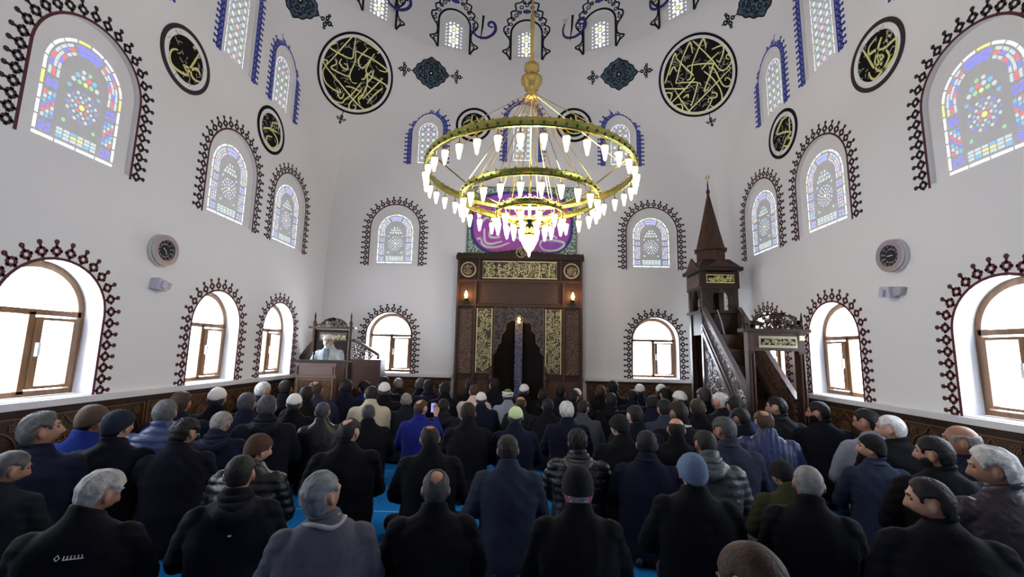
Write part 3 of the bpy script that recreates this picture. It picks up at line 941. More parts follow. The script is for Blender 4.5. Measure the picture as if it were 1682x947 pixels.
for wl, u, z, lab in (('L', -.05, 2.235, 'left'), ('R', -.03, 2.30, 'right')):
    f0 = smap(wl); sg = 1 if wl == 'L' else -1
    f = lambda a, b_, d=0.0, f0=f0, u=u, z=z, sg=sg: f0(u + a * sg, z + b_, d)
    t = thing('wall_lamp', f(0, 0), 'small pale lilac twin-lobed lamp under the clock on the %s wall' % lab, 'lamp')
    LIL = mat('lilac_plastic', (.52, .52, .62), .4)
    b = MB(); b.prism([(-.10, -.05), (.04, -.07), (.03, .05), (-.08, .07)], 0, -.10, 0, f); b.build('body', LIL, t)
    b = MB(); b.prism([(.02, -.055), (.12, -.04), (.15, .03), (.10, .045), (.02, .03)], 0, -.06, 0, f); b.build('side_lobe', mat('lilac_plastic_grey', (.42, .42, .46), .4), t)
    b = MB(); b.prism([(-.07, -.03), (-.02, -.05), (0, .02), (-.05, .04)], -.10, -.13, 0, f); b.build('lens', LIL, t)

# ================================================================== FURNITURE OF THE PRAYER HALL
def lace(b, f, inside, x0, x1, y0, y1, n, r0, r1, wd, d0, d1, mi=0, seed=1, ringp=.35):
    """dense carved scrollwork: little rings and hooked stems"""
    rn = random.Random(seed)
    k = 0
    while k < n:
        x, y = rn.uniform(x0, x1), rn.uniform(y0, y1)
        k += 1
        if not inside(x, y): continue
        r = rn.uniform(r0, r1); a = rn.uniform(0, 6.28)
        if rn.random() < ringp: b.ring((x, y), r * .55, r * .55 + wd, d0, d1, 8, mi, f)
        else: b.strip([(x + r * cos(a + t) * (1 - t * .1), y + r * sin(a + t) * (1 - t * .1)) for t in (0, .7, 1.4, 2.2, 3.0, 3.9, 4.8)], wd, d0, d1, mi, f)


def fr(b, f, x0, x1, z0, z1, wd, d0, d1, mi=0):
    """rectangular moulding"""
    h = wd / 2
    b.strip([(x0 + h, z0 + h), (x1 - h, z0 + h), (x1 - h, z1 - h), (x0 + h, z1 - h)], wd, d0, d1, mi, f, True)
    for (x, z) in ((x0, z0), (x1 - wd, z0), (x0, z1 - wd), (x1 - wd, z1 - wd)):
        b.prism([(x, z), (x + wd, z), (x + wd, z + wd), (x, z + wd)], d0, d1 - .0005, mi, f)


# ------------------------------------------------------------------ wainscot: carved walnut panels, each a piece
def wain(wl, name, u0, u1, n):
    f = smap(wl)
    t = thing('wainscot', f((u0 + u1) / 2, 0), name, 'wainscot')
    b = MB()
    b.prism([(u0, .02), (u1, .02), (u1, .08), (u0, .08)], 0, -.03, 0, f)
    b.prism([(u0, .975), (u1, .975), (u1, 1.032), (u0, 1.032)], 0, -.032, 0, f)
    b.build('rail', WOOD, t)
    wdt = (u1 - u0) / n
    me1 = None
    for k in range(n):
        c = u0 + wdt * (k + .5)
        b = MB()
        b.prism([(c - wdt / 2 + .012, .08), (c + wdt / 2 - .012, .08), (c + wdt / 2 - .012, .975), (c - wdt / 2 + .012, .975)], 0, -.012, 0, f)
        pn = b.build('panel', mat('walnut_wainscot', (.060, .029, .014), .45, bump=(40, .6, .01), vary=(30, (.038, .018, .009))), t)
        b = MB()
        fr(b, f, c - wdt / 2 + .012, c + wdt / 2 - .012, .08, .975, .022, -.012, -.026)
        hw = wdt / 2
        for s in (-1, 1):    # ogee arch head, corner rosettes
            pts = [(c + s * (hw - .06), .10), (c + s * (hw - .06), .62), (c + s * (hw - .07), .74), (c + s * (hw - .13), .83), (c + s * .06, .88), (c, .95)]
            b.strip(smooth_curve(pts, 4), .010, -.012, -.024, 0, f)
            for j in range(5):
                a = 2 * pi * j / 5
                b.ring((c + s * (hw - .10) + .026 * cos(a), .895 + .026 * sin(a)), .010, .018, -.012, -.022, 8, 0, f)
        for j in range(6):
            a = 2 * pi * j / 6 + .3
            b.ring((c + .075 * cos(a), .52 + .075 * sin(a)), .034, .043, -.012, -.022, 12, 0, f)
            b.ring((c + .045 * cos(a), .745 + .045 * sin(a)), .016, .024, -.012, -.022, 8, 0, f)
            b.ring((c + .045 * cos(a), .28 + .045 * sin(a)), .016, .024, -.012, -.022, 8, 0, f)
        b.ring((c, .52), .135, .145, -.012, -.022, 20, 0, f)
        b.ring((c, .745), .07, .079, -.012, -.022, 14, 0, f); b.ring((c, .28), .07, .079, -.012, -.022, 14, 0, f)
        b.build('relief', mat('relief_gilt_brown', (.17, .085, .035), .4), pn)


wain('L', 'carved walnut wainscot under the windows of the left wall', -A + .04, A - .04, 14)
wain('R', 'carved walnut wainscot under the windows of the right wall', -A + .04, A - .04, 14)
wain('B', 'carved walnut wainscot between the pulpit seat and the mihrab', -A + .06, -1.36, 5)
wain('B', 'carved walnut wainscot between the mihrab and the minbar', 1.30, A - .06, 5)

# ------------------------------------------------------------------ mihrab
f0 = smap('B')
t = thing('mihrab', (XC - .03, 8.55, 0), 'tall dark carved walnut mihrab with gold calligraphy panels and a deep niche', 'mihrab')
PY = 8.52                                   # front plane
f = lambda u, z, d=0.0: Vector((u, PY - d, z))
c0 = -.085; HW = 1.225
b = MB()
for s in (-1, 1):                            # piers either side of the niche
    xa, xb = c0 + s * .475, c0 + s * HW
    b.box(min(xa, xb), max(xa, xb), PY, 8.83, 0, 2.42)
b.box(c0 - HW, c0 + HW, PY, 8.83, 2.42, 3.40)
b.build('body', WOOD, t)
b = MB()                                     # cornice with a scalloped cresting
b.box(c0 - HW - .03, c0 + HW + .03, PY - .06, 8.83, 3.36, 3.44)
crest = [(c0 - HW - .02, 3.44)]
nn = 25
for k in range(nn):
    x = c0 - HW + (2 * HW) * k / (nn - 1)
    rise = .035 + .09 * max(0, 1 - abs(x - c0) / .75) ** 1.2
    crest += [(x - .02, 3.44 + rise), (x + .02, 3.44 + rise + .018)]
crest.append((c0 + HW + .02, 3.44))
b.prism(crest, -.02, .03, 0, f)
b.build('cornice', WOOD, t)
b = MB()
for z in (2.93, 2.45): b.box(c0 - HW, c0 + HW, PY - .035, PY, z - .022, z + .022)
for s in (-1, 1):
    b.box(c0 + s * .86 - .02, c0 + s * .86 + .02, PY - .03, PY, 1.0, 2.92); b.box(c0 + s * (HW - .02) - .02, c0 + s * (HW - .02) + .02, PY - .03, PY, 0, 3.36)
    b.box(c0 + s * .80 - .015, c0 + s * .80 + .015, PY - .03, PY, 2.95, 3.36)
b.build('moulding', WOOD2, t)
b = MB(); b.prism([(c0 - .78, 2.50), (c0 + .78, 2.50), (c0 + .78, 2.88), (c0 - .78, 2.88)], 0, .012, 0, f); fr(b, f, c0 - .80, c0 + .80, 2.48, 2.90, .03, 0, .028, 1); b.build('carved_frieze', [mat('frieze_wood', (.075, .036, .022), .5, bump=(60, .8, .01, 'voronoi'), vary=(60, (.045, .021, .013), 'voronoi')), WOOD2], t)
for s in (-1, 1):
    x = c0 + s * 1.03
    b = MB(); b.prism([(x - .13, 1.15), (x + .13, 1.15), (x + .13, 2.38), (x - .13, 2.38)], 0, .012, 0, f); fr(b, f, x - .15, x + .15, 1.13, 2.40, .025, 0, .025, 1)
    b.build('carved_side_panel', [CARVE, WOOD], t)
    # gold calligraphy uprights
    x = c0 + s * .665
    b = MB(); b.prism([(x - .145, 1.17), (x + .145, 1.17), (x + .145, 2.38), (x - .145, 2.38)], 0, .010, 0, f)
    g = b.build('gilt_upright_panel', mat('panel_back', (.030, .020, .010), .5), t)
    b = MB(); fr(b, f, x - .155, x + .155, 1.16, 2.39, .022, 0, .026, 0)
    lace(b, f, lambda a, c: True, x - .115, x + .115, 1.21, 2.34, 150, .022, .05, .012, .010, .024, 0, 20 + s)
    b.build('gilt_script', GOLDP, g)
    # round medallions of the top row
    x = c0 + s * 1.01
    b = MB(); b.disc((x, 3.15), .155, 0, .010, 28, 0, f); g = b.build('roundel', WOOD, t)
    b = MB(); b.ring((x, 3.15), .128, .155, .01, .028, 28, 0, f)
    lace(b, f, lambda a, c: hypot(a - x, c - 3.15) < .09, x - .1, x + .1, 3.05, 3.25, 26, .02, .045, .011, .010, .022, 0, 30 + s)
    b.build('roundel_script', mat('pale_gilt', (.40, .33, .20), .4, .3), g)
    # skirting block and colonnette
    x = c0 + s * .52
    b = MB(); b.lathe((x, PY - .04, 0), [(.045, 0), (.045, .12), (.028, .16), (.028, 1.02), (.04, 1.06), (.03, 1.10), (.022, 1.14), (.034, 1.2), (.008, 1.30)], 12); b.build('colonnette', WOOD2, t)
    b = MB(); b.prism([(c0 + s * .56, .15), (c0 + s * 1.16, .15), (c0 + s * 1.16, 1.02), (c0 + s * .56, 1.02)], 0, .012, 0, f); b.build('base_panel', WOOD2, t)
b = MB(); b.prism([(c0 - .72, 2.99), (c0 + .72, 2.99), (c0 + .72, 3.32), (c0 - .72, 3.32)], 0, .010, 0, f); g = b.build('gilt_title_panel', mat('panel_back', (.030, .020, .010), .5), t)
b = MB(); fr(b, f, c0 - .73, c0 + .73, 2.98, 3.33, .022, 0, .026, 0)
lace(b, f, lambda a, c: True, c0 - .68, c0 + .68, 3.03, 3.28, 210, .022, .055, .013, .010, .026, 0, 40)
for k in range(7):
    x = c0 - .62 + k * .2; b.strip([(x, 3.05), (x + .005, 3.27)], .014, .01, .028, 0, f)
b.build('gilt_script', GOLDP, g)
b = MB(); b.disc((c0 + .02, 3.50), .10, 0, .05, 24, 0, f); g = b.build('crest_roundel', BLACKP, t)
b = MB(); b.ring((c0 + .02, 3.50), .085, .105, .05, .065, 24, 0, f); lace(b, f, lambda a, c: hypot(a - c0 - .02, c - 3.5) < .06, c0 - .05, c0 + .09, 3.43, 3.57, 16, .02, .035, .009, .05, .06, 0, 44); b.build('roundel_script', mat('pale_gilt', (.40, .33, .20), .4, .3), g)
# niche
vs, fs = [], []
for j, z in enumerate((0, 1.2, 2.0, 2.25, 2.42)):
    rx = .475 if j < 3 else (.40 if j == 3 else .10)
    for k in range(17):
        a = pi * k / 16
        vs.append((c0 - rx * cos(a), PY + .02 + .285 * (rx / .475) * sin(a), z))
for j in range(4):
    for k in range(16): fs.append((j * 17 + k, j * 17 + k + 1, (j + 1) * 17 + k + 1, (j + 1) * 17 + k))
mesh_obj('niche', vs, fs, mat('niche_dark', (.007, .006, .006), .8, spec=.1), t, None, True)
b = MB()
def incurt(a, c):
    x = abs(a - c0)
    if c > 2.42 or x > .465: return False
    lim = .465 - .24 * min(1, (c - 1.50) / .62) if c < 2.12 else 0
    return (c > 1.50 and x > lim) if c < 2.12 else (x > .0 or True)
top = [(c0 - .475, 2.42), (c0 - .475, 1.50), (c0 - .43, 1.55), (c0 - .42, 1.66), (c0 - .34, 1.74), (c0 - .33, 1.90), (c0 - .25, 1.98), (c0 - .25, 2.10), (c0 - .16, 2.16), (c0 - .08, 2.20), (c0, 2.28)]
top = top + [(2 * c0 - x, z) for x, z in top[::-1][1:]]
b.prism(top, -.02, .0, 0, f)
cur = b.build('stalactite_curtain', mat('curtain_dark', (.020, .012, .010), .5), t)
b = MB()
lace(b, f, incurt, c0 - .46, c0 + .46, 1.52, 2.40, 420, .016, .036, .009, 0, .018, 0, 50)
b.strip(top, .014, 0, .02, 0, f)
b.build('curtain_scrollwork', mat('pale_walnut', (.14, .105, .10), .4), cur)
b = MB(); b.box(c0 - .075, c0 + .075, PY + .22, PY + .25, .0, 2.20)
st = b.build('niche_column', mat('column_tile', (.13, .14, .24), .35, vary=(34, (.02, .02, .05), 'voronoi')), t)

def flame_lamp(name, x, y, z, label, arm=True, power=2.5):
    g = thing(name, (x, y, z), label, 'lamp', 'flame lamps on the mihrab' if arm else None)
    b = MB()
    if arm:
        b.box(x - .02, x + .02, y, PY, z - .05, z - .01)
        b.lathe((x, y, z - .06), [(.012, 0), (.05, .02), (.055, .03), (.02, .045)], 12)
    else:
        b.lathe((x, y, z + .08), [(.008, 0), (.03, .01), (.02, .05), (.004, .10)], 10)
    b.build('bracket', BRASS, g)
    b = MB(); b.lathe((x, y, z - .015), [(.010, 0), (.030, .02), (.034, .05), (.026, .085), (.012, .12), (.003, .14)], 12)
    b.build('glass_bulb', mat('warm_bulb', (1, .8, .4), .3, emit=(1, .52, .16), es=9), g, True)
    l = bpy.data.lights.new('bulb_light', 'POINT'); l.energy = power; l.color = (1, .55, .22); l.shadow_soft_size = .04
    o = bpy.data.objects.new('bulb_light', l); o.location = (x, y - .06, z + .06); C.objects.link(o)
flame_lamp('sconce', c0 - 1.03, PY - .09, 2.60, 'lit amber sconce on the left shoulder of the mihrab')
flame_lamp('sconce', c0 + 1.03, PY - .09, 2.60, 'lit amber sconce on the right shoulder of the mihrab')
flame_lamp('niche_lamp', c0 + .005, PY + .10, 2.14, 'small lit lamp hanging at the top of the mihrab niche', False, 2)

# ------------------------------------------------------------------ minbar (stair pulpit) along the right wall
t = thing('minbar', (3.30, 6.9, 0), 'dark carved stair pulpit with a spired tower, along the right wall', 'minbar')
XL, XR = 3.00, 3.60
side = lambda x, s=1: (lambda y, z, d=0.0: Vector((x - s * d, y, z)))
for x, s, nm in ((XL, 1, 'near'), (XR, -1, 'far')):
    g = side(x, s)
    b = MB(); b.prism([(5.98, 0), (7.42, 0), (7.42, 1.98), (5.98, .42)], 0, -.04, 0, g); ps = b.build('side_panel', CARVEL if s == 1 else WOOD, t)
    b = MB(); b.prism([(5.98, .46), (7.42, 2.02), (7.42, 2.36), (5.98, 1.02)], 0, -.035, 0, g); b.build('balustrade_panel', CARVEL if s == 1 else CARVE, t)
    b = MB()
    for (za, zb, w_) in ((.42, 1.98, .06), (1.02, 2.36, .07), (.56, 2.12, .025)):
        b.strip([(5.98, za), (7.42, zb)], w_, -.045, .03, 0, g)
    b.strip([(7.42, 0), (7.42, 2.36)], .05, -.04, .03, 0, g); b.strip([(6.02, 0), (6.02, 1.0)], .06, -.04, .03, 0, g)
    b.build('handrail', mat('walnut_polished', (.11, .085, .085), .22), t)
g = side(XL)
b = MB()
lace(b, g, lambda y, z: z < .42 + (y - 5.98) * 1.08 - .06, 6.05, 7.38, .06, 1.9, 420, .022, .045, .010, 0, .012, 0, 61)
lace(b, g, lambda y, z: .50 + (y - 5.98) * 1.08 < z < .98 + (y - 5.98) * .93, 6.0, 7.4, .4, 2.3, 260, .022, .045, .010, 0, .012, 0, 62)
tag(b.build('carved_scrollwork', mat('worn_walnut_edge', (.16, .13, .14), .35), t), kind='stuff')
for k in range(8):
    y = 6.0 + k * .175; b = MB(); b.box(XL + .03, XR - .03, y, 7.42, k * .24, (k + 1) * .24); b.build('step', WOOD2, t)
# tower
for x in (XL, XR - .09):
    for y in (7.42, 7.95):
        b = MB(); b.box(x, x + .09, y, y + .09, 0, 3.06); b.build('corner_post', WOOD, t)
b = MB(); b.box(XL + .02, XR - .02, 7.44, 8.02, 1.92, 2.30); b.box(XR - .05, XR, 7.44, 8.02, 0, 1.92); b.box(XL + .05, XR, 7.98, 8.03, 0, 1.92); b.build('tower_base', WOOD, t)
b = MB(); b.box(XL - .03, XR + .03, 7.38, 8.07, 2.28, 2.33); b.box(XL - .02, XR + .02, 7.40, 8.05, 2.70, 2.98); b.build('kiosk_band', WOOD, t)
def kiosk_side(g, a0, a1, nm):
    cc = (a0 + a1) / 2; hw = (a1 - a0) / 2
    ar = [(cc - hw, 2.33), (cc - hw, 2.76), (cc + hw, 2.76), (cc + hw, 2.33), (cc + hw * .62, 2.33), (cc + hw * .62, 2.56), (cc + hw * .35, 2.66), (cc, 2.73), (cc - hw * .35, 2.66), (cc - hw * .62, 2.56), (cc - hw * .62, 2.33)]
    b = MB(); b.prism(ar, 0, -.02, 0, g)
    lace(b, g, lambda y, z: abs(y - cc) > hw * .55 or z > 2.66, cc - hw, cc + hw, 2.36, 2.74, 60, .015, .03, .008, 0, .010, 1, 63)
    b.build('kiosk_arch', [WOOD, WOOD2], t)
kiosk_side(side(XL + .01), 7.50, 7.96, 'l')
gf = lambda u, z, d=0.0: Vector((u, 7.42 - d, z))
kiosk_side(gf, XL + .09, XR - .09, 'f')
kiosk_side(lambda u, z, d=0.0: Vector((u, 8.03 - d, z)), XL + .09, XR - .09, 'b')
b = MB(); b.prism([(XL + .08, 2.80), (XR - .08, 2.80), (XR - .08, 2.92), (XL + .08, 2.92)], .02, .030, 0, gf); sg = b.build('gilt_sign', BLACKP, t)
b = MB(); fr(b, gf, XL + .07, XR - .07, 2.79, 2.93, .014, .02, .038, 0); lace(b, gf, lambda a, c: True, XL + .11, XR - .11, 2.825, 2.895, 50, .012, .028, .007, .03, .037, 0, 64); b.build('gilt_script', GOLDL, sg)
b = MB(); b.prism([(7.46, 2.74), (8.02, 2.74), (8.02, 2.95), (7.46, 2.95)], .02, .03, 0, side(XL)); b.build('side_relief', CARVE, t)
# roof: cornice, gablets, hexagonal drum, spire
b = MB(); b.box(XL - .07, XR + .07, 7.34, 8.11, 3.00, 3.06)
cx, cy = (XL + XR) / 2 + .0, 7.73
vs = [(XL - .05, 7.36, 3.06), (XR + .05, 7.36, 3.06), (XR + .05, 8.09, 3.06), (XL - .05, 8.09, 3.06), (cx - .22, cy - .22, 3.22), (cx + .22, cy - .22, 3.22), (cx + .22, cy + .22, 3.22), (cx - .22, cy + .22, 3.22)]
b.add(vs, [(0, 1, 5, 4), (1, 2, 6, 5), (2, 3, 7, 6), (3, 0, 4, 7), (4, 5, 6, 7)])
b.build('roof', WOOD, t)
b = MB(); b.prism([(7.45, 3.05), (7.74, 3.27), (8.02, 3.05)], .05, .02, 0, side(XL)); b.prism([(XL + .05, 3.05), (cx, 3.19), (XR - .05, 3.05)], .08, .05, 0, gf); b.build('gablet', WOOD2, t)
b = MB(); b.lathe((cx, cy, 3.18), [(.245, 0), (.245, .20), (.285, .22), (.285, .25)], 8); b.build('spire_drum', WOOD2, t)
b = MB(); b.lathe((cx, cy, 3.43), [(.25, 0), (.165, .36), (.085, .72), (.025, 1.0)], 8); b.build('spire', WOOD2, t)
b = MB(); b.lathe((cx, cy, 4.42), [(.025, 0), (.020, .04), (.036, .08), (.014, .14), (.012, .22), (.005, .30)], 10); fi = b.build('finial', WOOD, t)
b = MB(); b.ring((cx, 4.775), .024, .036, -.008, .008, 16, 0, lambda u, z, d=0.0: Vector((u, cy - d, z))); b.build('crescent', BRASS, fi)
b = MB(); b.tube([(XL + .22, 7.38, 2.33), (XL + .245, 7.30, 2.12), (XL + .27, 7.24, 1.86)], [.012, .016, .02], 8); b.build('banister_rod', mat('chrome_rod', (.5, .5, .52), .25, .9), t)
# gate at the foot of the stairs
GY = 5.90
gf = lambda u, z, d=0.0: Vector((u, GY - d, z))
gt = thing('minbar_gate', (3.29, GY, 0), 'dark walnut doorway with pierced crest at the foot of the stair pulpit', 'doorway')
G0, G1 = 2.93, 3.66
for x0, x1 in ((G0, G0 + .085), (G1 - .085, G1)):
    b = MB(); b.box(x0, x1, GY - .05, GY + .05, 0, 1.66); ps_ = b.build('post', WOOD, gt)
    for x in (x0 + .02, x0 + .06):
        b = MB(); b.tube([(x, GY - .055, .1), (x, GY - .055, 1.62)], .012, 6); b.build('reed', WOOD2, ps_)
b = MB(); b.box(G0, G1, GY - .05, GY + .05, 1.66, 1.90); b.build('lintel', WOOD2, gt)
b = MB(); b.box(G0 - .07, G1 + .07, GY - .09, GY + .07, 1.90, 1.945); b.build('cornice', WOOD, gt)
b = MB(); b.prism([(G0 + .14, 1.70), (G1 - .10, 1.70), (G1 - .10, 1.85), (G0 + .14, 1.85)], .05, .06, 0, gf); sg = b.build('gilt_sign', mat('sign_cream', (.42, .38, .26), .4), gt)
b = MB(); b.prism([(G0 + .165, 1.735), (G1 - .125, 1.735), (G1 - .125, 1.815), (G0 + .165, 1.815)], .06, .064, 0, gf); b.build('sign_field', BLACKP, sg)
b = MB(); lace(b, gf, lambda a, c: True, G0 + .19, G1 - .15, 1.75, 1.80, 40, .012, .024, .007, .064, .07, 0, 66); b.build('gilt_script', GOLDP, sg)
b = MB()
cx2 = (G0 + G1) / 2 + .03
dome = [(cx2 - .33 * cos(pi * k / 12), 1.945 + .20 * sin(pi * k / 12)) for k in range(13)]
b.strip(dome, .02, -.01, .02, 0, gf)
lace(b, gf, lambda x, z: ((x - cx2) / .33) ** 2 + ((z - 1.945) / .21) ** 2 < 1, cx2 - .33, cx2 + .33, 1.95, 2.15, 100, .018, .04, .012, -.01, .02, 0, 67)
for k in range(11): 
    a = pi * (k + .5) / 11; b.disc((cx2 - .345 * cos(a), 1.945 + .215 * sin(a)), .018, -.01, .02, 8, 0, gf)
b.build('pierced_crest', WOOD2, gt)
for x in (G0 - .01, G1 + .01):
    b = MB(); b.lathe((x, GY, 1.945), [(.026, 0), (.03, .03), (.018, .06), (.024, .10), (.006, .22)], 8); b.build('finial', WOOD, gt)
b = MB(); b.prism([(G1 - .075, 1.80), (G1 - .01, 1.80), (G1 - .01, 1.86), (G1 - .075, 1.86)], .05, .075, 0, gf); b.build('small_lamp', mat('cream_lamp', (.75, .72, .45), .4), gt)

# ------------------------------------------------------------------ pulpit seat (kursu) in the left corner with its desk
t = thing('pulpit_seat', (-3.3, 7.8, 0), 'dark carved raised pulpit seat with crested back in the left corner', 'pulpit')
PW = 8.06
fb = lambda u, z, d=0.0: Vector((u, PW - d, z))
b = MB(); b.box(-3.86, -3.02, 7.30, 8.20, 0, .86); b.build('platform', WOOD, t)
b = MB(); b.box(-3.82, -3.16, PW, PW + .05, .86, 1.90); b.build('back_panel', mat('back_dark', (.016, .010, .009), .75, spec=.15), t)
for x in (-3.84, -3.17):
    b = MB(); b.lathe((x, PW - .02, .86), [(.030, 0), (.030, 1.12), (.036, 1.16), (.014, 1.22), (.02, 1.28), (.004, 1.36)], 8); b.build('back_post', WOOD2, t)
b = MB(); b.box(-3.93, -3.08, PW - .07, PW + .06, 1.92, 1.955); b.build('cornice', WOOD, t)
b = MB()
cxs = -3.49
b.strip([(cxs - .24 * cos(pi * k / 10), 1.96 + .145 * sin(pi * k / 10)) for k in range(11)], .022, -.01, .02, 0, fb)
lace(b, fb, lambda x, z: ((x - cxs) / .25) ** 2 + ((z - 1.955) / .15) ** 2 < 1 or z < 1.99, -3.82, -3.17, 1.96, 2.10, 90, .016, .034, .011, -.01, .02, 0, 70)
b.build('pierced_crest', WOOD2, t)
b = MB(); b.prism([(-3.74, 1.70), (-3.22, 1.70), (-3.22, 1.85), (-3.74, 1.85)], 0, .015, 0, fb); sg = b.build('gilt_sign', WOOD2, t)
b = MB(); b.prism([(-3.72, 1.725), (-3.24, 1.725), (-3.24, 1.81), (-3.72, 1.81)], .015, .02, 0, fb); lace(b, fb, lambda a, c: True, -3.70, -3.26, 1.74, 1.80, 44, .012, .026, .008, .02, .028, 1, 71); b.build('gilt_script', [mat('sign_field', (.05, .045, .02), .4), GOLDP], sg)
b = MB(); b.prism([(-3.15, .86), (-2.58, .86), (-2.58, 1.37), (-3.15, 1.37)], -.30, .0, 0, fb); b.prism([(-3.15, 0), (-2.62, 0), (-2.62, .86), (-3.15, .86)], -.30, -.005, 0, fb); b.build('side_box', mat('walnut_reddish', (.060, .026, .020), .42), t)
b = MB()
b.strip([(-3.14, 1.72), (-2.98, 1.66), (-2.64, 1.46), (-2.64, 1.38)], .055, -.06, 0, 0, fb)
lace(b, fb, lambda x, z: z < 1.70 - (x + 3.14) * .5, -3.12, -2.68, 1.39, 1.68, 46, .025, .045, .013, -.04, -.02, 0, 72)
b.build('pierced_wing', mat('walnut_reddish', (.060, .026, .020), .42), t)
b = MB(); b.strip([(-3.86, 1.66), (-3.98, 1.50), (-4.05, 1.40), (-4.06, 1.05)], .07, -.06, 0, 0, fb)
b.prism([(-3.86, .86), (-3.86, 1.62), (-3.97, 1.46), (-4.05, 1.36), (-4.05, .86)], -.05, -.01, 0, fb); b.build('left_wing', WOOD, t)
dk = thing('preaching_desk', (-3.25, 7.1, 0), 'brown carved wooden desk in front of the preacher, left corner', 'desk')
fd = lambda u, z, d=0.0: Vector((u, 6.96 - d, z))
D0, D1 = -3.57, -2.92
BR = mat('desk_brown', (.13, .066, .040), .45, vary=(5, (.09, .045, .027), 'grain'))
b = MB(); b.box(D0, D1, 6.96, 7.28, 0, 1.34); b.build('body', BR, dk)
b = MB(); b.box(D0 - .03, D1 + .10, 6.92, 7.32, 1.34, 1.375); b.build('desk_top', WOOD, dk)
b = MB(); fr(b, fd, D0, D1, 1.10, 1.33, .045, 0, .018, 0); b.prism([(D0 + .06, 1.15), (D1 - .06, 1.15), (D1 - .06, 1.28), (D0 + .06, 1.28)], 0, .010, 0, fd); b.build('upper_panel', mat('desk_brown_worn', (.17, .10, .075), .4), dk)
b = MB(); b.prism([(D0 + .05, .20), (D1 - .05, .20), (D1 - .05, 1.06), (D0 + .05, 1.06)], 0, .008, 0, fd); pn = b.build('carved_panel', mat('desk_field', (.075, .038, .016), .45), dk)
b = MB(); fr(b, fd, D0 + .03, D1 - .03, .17, 1.09, .03, 0, .02, 0); lace(b, fd, lambda a, c: True, D0 + .10, D1 - .10, .26, 1.02, 230, .02, .045, .010, .008, .018, 0, 73)
tag(b.build('scrollwork', mat('desk_relief', (.20, .11, .05), .4), pn), kind='stuff')
b = MB(); b.tube([(-3.43, 7.22, 1.375), (-3.43, 7.22, 1.44), (-3.40, 7.18, 1.47)], .012, 8); b.lathe((-3.40, 7.17, 1.455), [(.018, 0), (.024, .02), (.018, .05)], 8)
tag(b.build('microphone', BK), 'small black microphone on the left end of the preaching desk', 'microphone')

# ================================================================== CHANDELIER
CX, CY = .05, 4.80
ch = thing('chandelier', (CX, CY, 2.64), 'large three-tiered brass ring chandelier with lit white glass lamps', 'chandelier')
BR1 = mat('brass_ring', (.55, .43, .12), .22, 1.0, bump=(70, .5, .004), vary=(9, (.30, .34, .07)))
BULB = mat('lit_glass', (1, .9, .7), .3, emit=(1.0, .86, .58), es=1.5)
b = MB(); b.tube([(CX, CY, 4.9), (CX, CY, Z2 + A - .02)], .014, 8); b.build('rod', BRASS, ch)
b = MB(); b.tube([(CX, CY, 4.93), (CX, CY, 5.6)], .026, 8); b.build('rod_sleeve', BRASS, ch)
b = MB(); b.lathe((CX, CY, 4.50), [(.01, 0), (.06, .02), (.075, .06), (.05, .10), (.085, .14), (.10, .19), (.125, .22), (.125, .27), (.07, .30), (.06, .34), (.09, .38), (.085, .44), (.04, .47)], 20); b.build('hub', BRASS, ch, True)
RINGS = [(1.17, 3.59, 36, .085), (.77, 3.30, 24, .075), (.37, 3.145, 12, .07)]
for R, z, n, h in RINGS:
    b = MB()
    N = 96
    sec = [(R - .012, -h / 2), (R + .012, -h / 2), (R + .022, -h / 2 + .01), (R + .010, 0), (R + .022, h / 2 - .01), (R + .012, h / 2), (R - .012, h / 2), (R - .020, 0)]
    vs, fs = [], []
    for k in range(N):
        a = 2 * pi * k / N
        for r, q in sec: vs.append((CX + r * cos(a), CY + r * sin(a), z + q))
    M = len(sec)
    for k in range(N):
        for j in range(M): fs.append((k * M + j, k * M + (j + 1) % M, ((k + 1) % N) * M + (j + 1) % M, ((k + 1) % N) * M + j))
    b.add(vs, fs)
    rg = b.build('ring', BR1, ch)
    b = MB()
    nb = n * 2
    for k in range(nb):
        a = 2 * pi * (k + .5) / nb
        b.lathe((CX + (R + .0) * cos(a), CY + (R + .0) * sin(a), z + h / 2 - .002), [(.012, 0), (.016, .008), (.006, .020)], 6)
    b.build('ring_beading', BRASS, rg)
    gm = MB()
    for k in range(nb):
        a = 2 * pi * k / nb
        p = Vector((CX + (R + .016) * cos(a), CY + (R + .016) * sin(a), z)); gm.lathe(p - Vector((0, 0, .012)), [(.002, 0), (.014, .012), (.002, .024)], 6)
    tag(gm.build('green_inlay', mat('green_enamel', (.10, .26, .05), .25, .4), rg), kind='stuff')


def lamp(x, y, z, s=1.0, par=ch):
    b = MB(); b.lathe((x, y, z - .035 * s), [(.034 * s, 0), (.036 * s, .010 * s), (.018 * s, .024 * s), (.006 * s, .036 * s), (.004 * s, .075 * s)], 10)
    hl = b.build('lamp_holder', BRASS, par, True)
    b = MB(); b.lathe((x, y, z - .175 * s), [(.003 * s, 0), (.014 * s, .012 * s), (.020 * s, .05 * s), (.031 * s, .10 * s), (.034 * s, .14 * s)], 10)
    b.build('glass_shade', BULB, hl, True)


